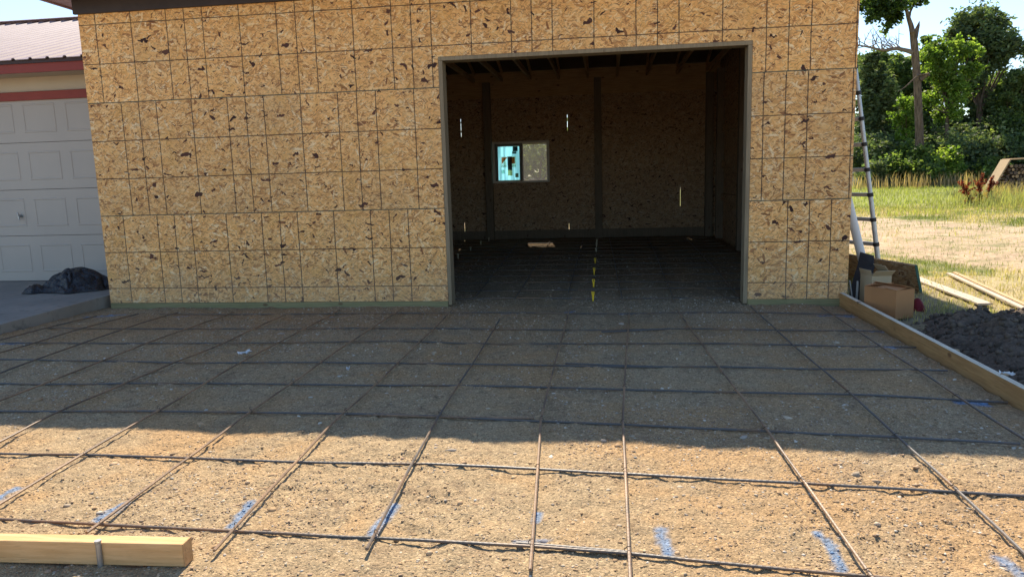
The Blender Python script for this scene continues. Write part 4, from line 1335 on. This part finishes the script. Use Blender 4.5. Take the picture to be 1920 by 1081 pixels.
for (px, py) in [(1692, 92), (1682, 90), (1676, 90), (1668, 92), (1655, 94), (1650, 93), (1640, 90), (1630, 88), (1622, 87), (1612, 85)]:
    for k_ in range(2):
        dx, dy = rr.uniform(-38, 16), rr.choice((1, 1, 1, -.35)) * rr.uniform(-42, -8)
        s = rr.uniform(-1.2, 1.2)
        bx, by = rr.uniform(-7, 7), rr.uniform(-4, 4)
        P3 = [(px, py), (px + dx * .3 + bx, py + dy * .35 + by), (px + dx * .65 + bx * .4, py + dy * .7), (px + dx, py + dy)]
        m.tube([q(a_, b_, s * i_ / 3) for i_, (a_, b_) in enumerate(P3)], [.028, .019, .013, .006], 5)
        for a_, b_ in P3[1:3]:
            ex_, ey_ = rr.uniform(-14, 12), rr.uniform(-18, 4)
            m.tube([q(a_, b_, s * .5), q(a_ + ex_ * .5 + rr.uniform(-2, 2), b_ + ey_ * .5, s * .6), q(a_ + ex_, b_ + ey_, s * .8)], [.014, .010, .005], 4)
mkobj('dead_limb', m, M_twig, t, smooth=True)
cl = [(1640, 12, 22), (1665, 8, 22), (1690, 5, 18), (1650, 32, 18), (1675, 35, 16), (1625, 30, 13), (1662, 50, 10), (1690, 28, 10), (1715, 2, 12), (1730, 5, 8), (1618, 8, 14), (1640, -15, 22), (1675, -18, 22)]
cs, rs = [], []
for px, py, pr in cl:
    for k_ in range(2):
        cs.append(q(px + rr.uniform(-.4, .4) * pr, py + rr.uniform(-.4, .4) * pr, rr.uniform(-.7, .7))); rs.append(pr * .028 * rr.uniform(.5, .8))
v_, f_, c_ = leaves(cs, rs, 5200, .17, [(.05, .085, .025), (.07, .12, .03), (.04, .07, .022), (.13, .19, .04)], 77)
mkobj('crown', (v_, f_), M_leaf, t, cols=c_)

tree('juniper_tree', (1835, 330), 36, 'tall dark evergreen with wind swept top behind the bright green tree', 'tree', [(1838, 250), (1835, 180), (1830, 110), (1828, 50)],
     [(1790, 62, 16), (1805, 45, 18), (1825, 45, 22), (1848, 42, 22), (1865, 55, 20), (1840, 75, 28), (1870, 85, 24), (1890, 70, 12), (1850, 110, 26), (1820, 100, 24), (1880, 28, 7), (1862, 22, 8), (1898, 88, 8), (1835, 140, 24), (1845, 180, 24), (1840, 220, 24), (1800, 80, 18), (1780, 62, 8), (1905, 78, 6)], 15000, .17, PD, M_needle, 5, .22, aspect=1.5)
tree('leafy_tree', (1778, 330), 33, 'bright sunlit green tree right of the bare trunk', 'tree', [(1775, 250), (1778, 190), (1785, 120)],
     [(1745, 100, 18), (1760, 85, 16), (1780, 95, 20), (1800, 85, 14), (1815, 100, 14), (1760, 125, 22), (1790, 130, 24), (1740, 140, 16), (1820, 130, 16), (1770, 165, 26), (1800, 170, 24), (1745, 180, 18), (1840, 100, 8), (1812, 82, 6), (1785, 205, 22), (1800, 70, 7)], 11000, .17, PG, M_leaf, 6, .13)
tree('leafy_tree', (1700, 330), 31.5, 'small yellow green sapling crown just left of the bare trunk', 'tree', [(1700, 280), (1700, 230)],
     [(1690, 195, 14), (1700, 205, 14), (1690, 225, 16), (1705, 235, 14), (1695, 250, 14), (1708, 190, 9)], 2600, .15, [(.14, .22, .035), (.18, .27, .05), (.11, .18, .03)], M_leaf, 7, .06)
tree('cedar_tree', (1640, 335), 35, 'dark open cedar beside the workshop corner', 'tree', [(1632, 250), (1630, 170), (1632, 105)],
     [(1622, 130, 12), (1635, 118, 14), (1640, 145, 18), (1620, 160, 16), (1650, 170, 20), (1665, 150, 12), (1630, 195, 22), (1660, 205, 20), (1640, 230, 24), (1620, 235, 16), (1665, 235, 20), (1635, 265, 22), (1660, 275, 24), (1655, 125, 8), (1615, 270, 18)], 14000, .19, PD, M_needle, 8, .13, aspect=1.4)
tree('cedar_tree', (1690, 335), 38, 'mid green cedar half hidden behind the dark one and the bare trunk', 'tree', [(1685, 250), (1682, 180), (1680, 120)],
     [(1672, 130, 14), (1688, 118, 12), (1695, 140, 14), (1680, 160, 20), (1700, 175, 18), (1680, 200, 22), (1700, 225, 20), (1690, 260, 26), (1700, 120, 10)], 12000, .2, PM, M_needle, 9, .12, aspect=1.3)
tree('leafy_tree', (1905, 335), 34, 'pale green tree at the right edge under open sky', 'tree', [(1905, 260), (1907, 180)],
     [(1895, 150, 12), (1910, 145, 14), (1922, 140, 14), (1905, 170, 18), (1925, 175, 22), (1890, 185, 14), (1910, 205, 22), (1925, 230, 26), (1895, 230, 16), (1885, 165, 6), (1945, 160, 26)], 11000, .17, [(.17, .22, .09), (.21, .26, .10), (.13, .18, .07)], M_leaf, 10, .12)
tree('leafy_tree', (1960, 335), 37, 'dark tree reaching in from beyond the right edge', 'tree', [(1960, 200), (1955, 80)],
     [(1925, 95, 8), (1935, 105, 14), (1950, 80, 26), (1965, 120, 30), (1960, 180, 34), (1925, 115, 5)], 5000, .19, PD, M_needle, 12, .18)
tree('cedar_tree', (1745, 335), 39, 'dark evergreen filling the gap behind the bright green tree', 'tree', [(1745, 250), (1745, 170)],
     [(1740, 190, 22), (1755, 220, 26), (1735, 235, 24), (1765, 250, 28), (1745, 270, 28), (1725, 265, 22), (1785, 240, 26), (1800, 265, 28), (1775, 280, 28)], 9000, .2, PD, M_needle, 14, .12, aspect=1.3)
tree('cedar_tree', (1870, 335), 38.5, 'dark evergreen low behind the firewood rack', 'tree', [(1870, 260), (1870, 200)],
     [(1855, 215, 22), (1875, 205, 20), (1890, 225, 24), (1865, 245, 28), (1890, 265, 30), (1850, 270, 28), (1910, 270, 28), (1830, 260, 24), (1815, 235, 20)], 9000, .2, PD, M_needle, 15, .12, aspect=1.3)
tree('cedar_tree', (1640, 335), 40, 'dark evergreen filling in low behind the workshop corner', 'tree', [(1640, 260), (1640, 210)],
     [(1620, 225, 22), (1645, 240, 26), (1670, 250, 26), (1630, 275, 28), (1660, 285, 28), (1695, 270, 24), (1615, 255, 22)], 7000, .2, PD, M_needle, 16, .12, aspect=1.3)
tree('leafy_tree', (1855, 335), 37.5, 'mid green rounded tree standing low between the evergreen and the right edge', 'tree', [(1855, 250), (1858, 190)],
     [(1848, 150, 16), (1865, 155, 16), (1850, 180, 22), (1878, 178, 20), (1835, 200, 22), (1862, 210, 24), (1888, 205, 20), (1825, 170, 16), (1880, 140, 9)], 9000, .18, PM, M_leaf, 17, .1)
tree('cedar_tree', (1735, 335), 40, 'feathery evergreen top just right of the bare trunk', 'tree', [(1735, 200), (1738, 110)],
     [(1738, 75, 9), (1748, 90, 12), (1735, 105, 13), (1750, 125, 15), (1735, 140, 17), (1745, 165, 20), (1730, 185, 18)], 7000, .19, PM, M_needle, 18, .1, aspect=1.5)
tree('cedar_tree', (1660, 335), 41, 'feathery pale cedar behind the dark cedars near the workshop corner', 'tree', [(1660, 220), (1660, 130)],
     [(1655, 105, 12), (1668, 120, 15), (1648, 135, 16), (1690, 125, 14), (1665, 155, 20), (1700, 150, 16), (1615, 120, 14), (1625, 150, 18), (1645, 180, 22)], 8000, .2, PM, M_needle, 19, .1, aspect=1.5)
# shrub layer in front of the trees, one plant after another
shr = [(1625, 285, 26, PD, 33, 'dark shrub at the workshop corner under the cedar'), (1655, 295, 28, PD, 32.5, 'dark shrub under the two cedars'), (1690, 300, 26, PM, 31, 'olive shrub at the foot of the bare trunk'),
       (1725, 305, 24, PM, 29.5, 'leafy shrub directly in front of the bare trunk'), (1752, 285, 28, PD, 33, 'dark shrub right of the bare trunk foot'), (1775, 310, 24, PG, 30, 'bright green shrub standing by the seeding grass'),
       (1800, 275, 34, PD, 34, 'tall dark shrub under the bright green tree'), (1825, 300, 28, PD, 32, 'dark shrub behind the red dock plants'), (1850, 260, 34, PD, 34.5, 'tall dark shrub under the evergreen'),
       (1875, 295, 30, PD, 32, 'dark shrub left of the firewood rack top'), (1895, 250, 28, PM, 33.5, 'olive shrub under the pale green tree'), (1920, 290, 30, PM, 32, 'olive shrub behind the firewood rack'), (1955, 285, 34, PD, 33, 'dark shrub beyond the right edge'),
       (1745, 325, 16, PM, 29, 'low shrub in the seeding grass by the trunk'), (1640, 325, 18, PD, 30, 'low dark shrub beside the ladder'), (1850, 322, 18, PM, 30, 'low shrub in the grass behind the red dock plants')]
for i, (px, py, pr, pal, Y, lab) in enumerate(shr):
    pr *= 1.25
    cl_ = [(px, py, pr), (px - pr * .6, py + pr * .4, pr * .6), (px + pr * .6, py + pr * .4, pr * .6), (px, min(py + pr * .8, 338), pr * .7), (px + pr * .2, py - pr * .6, pr * .5)]
    tree('shrub', (px, 338), Y, lab, 'shrub', [(px, py + pr * .5), (px, py)], cl_, int(80 * pr + 1200), .19, pal, (M_leaf if pal in (PG, PM) else M_needle), 200 + i, .05, False, 'shrubs along the edge of the wood')
# trees behind the building, seen through the window, and more wood further off
r_ = random.Random(3)
for i, (x, Y, h) in enumerate([(-1.9, 17, 3.2)]):
    t = thing('small_tree', (x + .5, Y, gz(x, Y)), 'pale leafy tree seen through the screened window pane', 'tree')
    cs = [(x + .5 + r_.uniform(-1, 1), Y + r_.uniform(-.8, .8), gz(x, Y) + 1.0 + r_.uniform(0, 1.6)) for _ in range(9)]
    v_, f_, c_ = leaves(cs, [r_.uniform(.3, .6) for _ in cs], 3000, .15, [(.22, .27, .10), (.28, .32, .14)], 300 + i)
    mkobj('crown', (v_, f_), M_leaf, t, cols=c_)
    m = MB(); m.tube([(x + .5, Y, gz(x, Y) - .1), (x + .45, Y, 1.2), (x + .6, Y, 2.6)], [.07, .05, .02], 8)
    for c in cs[:6]: m.tube([(x + .47, Y, 1.1), c], [.03, .01], 5)
    mkobj('trunk', m, M_trunk, t, smooth=True)
# far-off wood as one mass
cs, rs = [], []
for x in np.arange(-70, 120, 4.2):
    for k_ in range(2):
        cs.append((x + r_.uniform(-2, 2), 70 + r_.uniform(-5, 8), gz(x, 70) + r_.uniform(1, 4.5))); rs.append(r_.uniform(1.8, 3.2))
v_, f_, c_ = leaves(cs, rs, 26000, .6, PD, 401)
tag(mkobj('far_wood', (v_, f_), M_needle, origin=(0, 70, 0), cols=c_), 'dark far-off wood closing the view behind the yard', 'trees', kind='stuff')


# grass
def blades(n, xr, yr, hmin, hmax, wid, seed, dens, colf, lean=.5):
    r = np.random.default_rng(seed)
    x = r.uniform(*xr, n); y = r.uniform(*yr, n)
    keep = r.random(n) < dens(x, y); x, y = x[keep], y[keep]; n = len(x)
    h = r.uniform(hmin, hmax, n); a = r.uniform(0, 6.28, n); w_ = wid * r.uniform(.6, 1.3, n)
    z = ground_h(x, y)
    lx, ly = np.cos(a + 1.3) * h * lean * r.random(n), np.sin(a + 1.3) * h * lean * r.random(n)
    dx, dy = np.cos(a) * w_, np.sin(a) * w_
    b0 = np.stack([x - dx, y - dy, z - .01], 1); b1 = np.stack([x + dx, y + dy, z - .01], 1)
    m0 = np.stack([x - dx * .7 + lx * .4, y - dy * .7 + ly * .4, z + h * .6], 1); m1 = np.stack([x + dx * .7 + lx * .4, y + dy * .7 + ly * .4, z + h * .6], 1)
    tp = np.stack([x + lx, y + ly, z + h * .95], 1)
    V = np.stack([b0, b1, m1, m0, tp], 1).reshape(-1, 3)
    i = np.arange(n)[:, None] * 5
    Fc = np.concatenate([i + np.array([[0, 1, 2]]), i + np.array([[0, 2, 3]]), i + np.array([[3, 2, 4]])])
    return V, Fc, np.repeat(colf(x, y, r), 5, 0)


def lawn_col(x, y, r):
    a = fbm(x * .9, y * .9, 21) * .6 + fbm(x * 4.5, y * 4.5, 31, 5) * .4
    f = np.clip(sstep(.42, .60, a) + r.uniform(-.25, .25, len(x)), 0, 1)[:, None]
    g = np.array([.16, .20, .05]); s_ = np.array([.50, .41, .21])
    return (g * (1 - f) + s_ * f) * r.uniform(.7, 1.25, (len(x), 1))


def track_m(x, y):
    return band(x, y)
    n1_ = fbm(x * .9, y * .9, 21)
    return np.exp(-((y - (9.2 - .42 * (x - 8) + 1.2 * (n1_ - .5))) / 2.4) ** 2)


dl = lambda x, y: np.clip(1.1 - 1.15 * track_m(x, y), .13, 1) * (fbm(x * 2, y * 2, 131) * 1.5 - .1).clip(.05, 1) * ~((y < -.7) & (x > 3.2) & (y < -.9))
far_col = lambda x, y, r: np.array([.30, .32, .10]) * (1 + .6 * (fbm(x * .5, y * .5, 141)[:, None] - .4)) * r.uniform(.7, 1.3, (len(x), 1))
seed_col = lambda x, y, r: np.array([.40, .29, .17]) * r.uniform(.7, 1.3, (len(x), 1))
sets = [blades(60000, (3.2, 9.5), (-1.2, 9), .02, .075, .0035, 1, dl, lawn_col, .9),
        blades(45000, (4, 18), (7, 17), .03, .13, .006, 2, dl, lawn_col, .8),
        blades(45000, (8, 32), (13, 30), .04, .17, .012, 3, lambda x, y: .25 + .75 * fbm(x, y, 145), far_col, .6),
        blades(2600, (9.5, 14), (14.5, 19), .25, .6, .009, 4, lambda x, y: np.exp(-((x - 13.4) ** 2) / 2.0), lambda x, y, r: np.array([.34, .34, .14]) * r.uniform(.6, 1.3, (len(x), 1)), .7),
        blades(1500, (12.8, 17), (17.5, 19.6), .3, .7, .009, 5, lambda x, y: x * 0 + 1, lambda x, y, r: np.array([.45, .34, .16]) * r.uniform(.6, 1.3, (len(x), 1)), .7)]
off = 0; VV = []; FF = []; CC = []
for v_, f_, c_ in sets:
    VV.append(v_); FF.append(f_ + off); CC.append(c_); off += len(v_)
tag(mkobj('lawn_grass', (np.concatenate(VV), np.concatenate(FF)), vcol_mat('grass_blades', .6, .4, .25), origin=(0, 0, 0), cols=np.concatenate(CC)), 'patchy green and dry straw grass of the yard', 'grass', kind='stuff')
v_, f_, c_ = blades(3200, (12, 34), (27, 29.5), .35, .85, .016, 9, lambda x, y: (fbm(x * .8, y * .8, 151) * 2.2 - .7).clip(0, 1), seed_col, .5)
tag(mkobj('seeding_grass', (v_, f_), vcol_mat('seed_heads', .8, .4), origin=(0, 28, 0), cols=c_), 'band of tall tan seeding grass before the shrubs', 'grass', kind='stuff')

# red dock plants
def dock(px, pyt, pyb, Y, lean, label, seed):
    r = np.random.default_rng(seed)
    b = at(px, pyb, 1, Y); zg = gz(b[0], Y); topz = at(px, pyt, 1, Y)[2]
    t = thing('dock_plant', (b[0], Y, zg), label, 'plant', 'red dock plants by the firewood rack')
    h = topz - zg
    m = MB()
    S_ = lambda u: np.array([b[0] + lean * u ** 1.3, Y, zg + h * u])
    m.tube([S_(u) for u in np.linspace(-.05, 1, 7)], [.014, .013, .012, .011, .009, .007, .004], 6)
    brs = []
    for k_ in range(5):
        u = r.uniform(.35, .7); e = S_(u) + np.array([r.uniform(-.22, .22), r.uniform(-.15, .15), h * r.uniform(.15, .3)])
        m.tube([S_(u), (S_(u) + e) / 2 + np.array([0, 0, -.02]), e], [.008, .006, .003], 5); brs.append((S_(u), e))
    mkobj('stem', m, mottled('dock_stem', (.25, .10, .06), (.20, .08, .05), 8, .8), t)
    cs, rs = [], []
    for u in np.linspace(.5, 1.0, 9): cs.append(S_(u)); rs.append(.07 * (1.25 - u) + .035)
    for a_, e in brs:
        for u in (.4, .7, 1): cs.append(a_ * (1 - u) + e * u); rs.append(.05)
    v_, f_, c_ = leaves(cs, rs, 700, .05, [(.24, .045, .03), (.30, .07, .04), (.16, .03, .025)], seed, .1, sp=0)
    mkobj('seed_head', (v_, f_), M_leaf, t, cols=c_)
    cs = [S_(u) + np.array([r.uniform(-.1, .1), r.uniform(-.1, .1), 0]) for u in np.linspace(.05, .4, 7)]
    v_, f_, c_ = leaves(cs, [.09] * 7, 60, .11, [(.25, .16, .08), (.20, .20, .06)], seed + 1, .1, 1.4, sp=0)
    mkobj('leaf', (v_, f_), M_leaf, t, cols=c_)
dock(1818, 340, 392, 16.5, -.28, 'rust red dock plant leaning left, leftmost of the three', 21)
dock(1832, 327, 385, 16.8, .10, 'tallest and reddest dock plant, in the middle of the three', 22)
dock(1850, 331, 382, 17.3, .12, 'brownish red dock plant nearest the firewood rack frame', 23)

# firewood rack: six sided timber frame, logs stacked inside
FY = 20.0
fr = thing('firewood_rack', (15.2, FY, gz(15.2, FY)), 'six sided wooden firewood rack in the grass at the right edge', 'rack')
zg = gz(14.5, FY)
k0 = at(1845, 378, 1, FY); k1 = at(1895, 299, 1, FY); k2 = np.array([k1[0] + 1.5, FY, k1[2] + .04]); k3 = np.array([k2[0] + .8, FY, k0[2]])
for nm, a_, b_ in (('side_board', k0 + np.array([0, .3, -.1]), k1 + np.array([0, .3, 0])), ('top_board', k1 + np.array([.03, .3, .004]), k2 + np.array([-.03, .3, .004])), ('side_board', k2 + np.array([0, .3, 0]), k3 + np.array([0, .3, -.1]))):
    mkobj(nm, MB().bar(a_, b_, .62, .045, up=(0, 0, 1) if nm == 'top_board' else (-.8, 0, .6)), M_lumX if nm == 'top_board' else M_lumZ, fr, bevel=.004)
mkobj('floor_board', MB().box((k0[0] + .25, FY + .02, zg + .12), (k3[0] - .25, FY + .58, zg + .17)), M_lumX, fr)
log_cnt = 0
def in_rack(x, z):
    if z < zg + .25 or z > k1[2] - .14: return False
    u = (z - k0[2]) / (k1[2] - k0[2])
    return k0[0] + (k1[0] - k0[0]) * u + .16 < x < k3[0] + (k2[0] - k3[0]) * u - .16
rr = random.Random(12)
z = zg + .25; row = 0
while z < k1[2] - .1:
    x = k0[0] + .2 + (row % 2) * .065
    while x < k3[0]:
        if in_rack(x, z):
            rad = rr.uniform(.045, .066)
            y0 = FY + rr.uniform(-.06, .06)
            t = thing('log', (x, y0 + .25, z - rad), 'short round dark log stacked in the firewood rack', 'log', 'logs stacked in the firewood rack')
            pts = [(x, y0, z), (x + rr.uniform(-.01, .01), y0 + .25, z + rr.uniform(-.01, .01)), (x, y0 + .5, z)]
            mkobj('bark', MB().tube(pts, [rad, rad * .96, rad], 9, False), M_log, t)
            mkobj('cut_end', MB().tube([(x, y0 + .002, z), (x, y0 + .012, z)], rad * .97, 9), M_logend if rr.random() < .3 else M_log, t)
            log_cnt += 1
        x += .135
    z += .118; row += 1
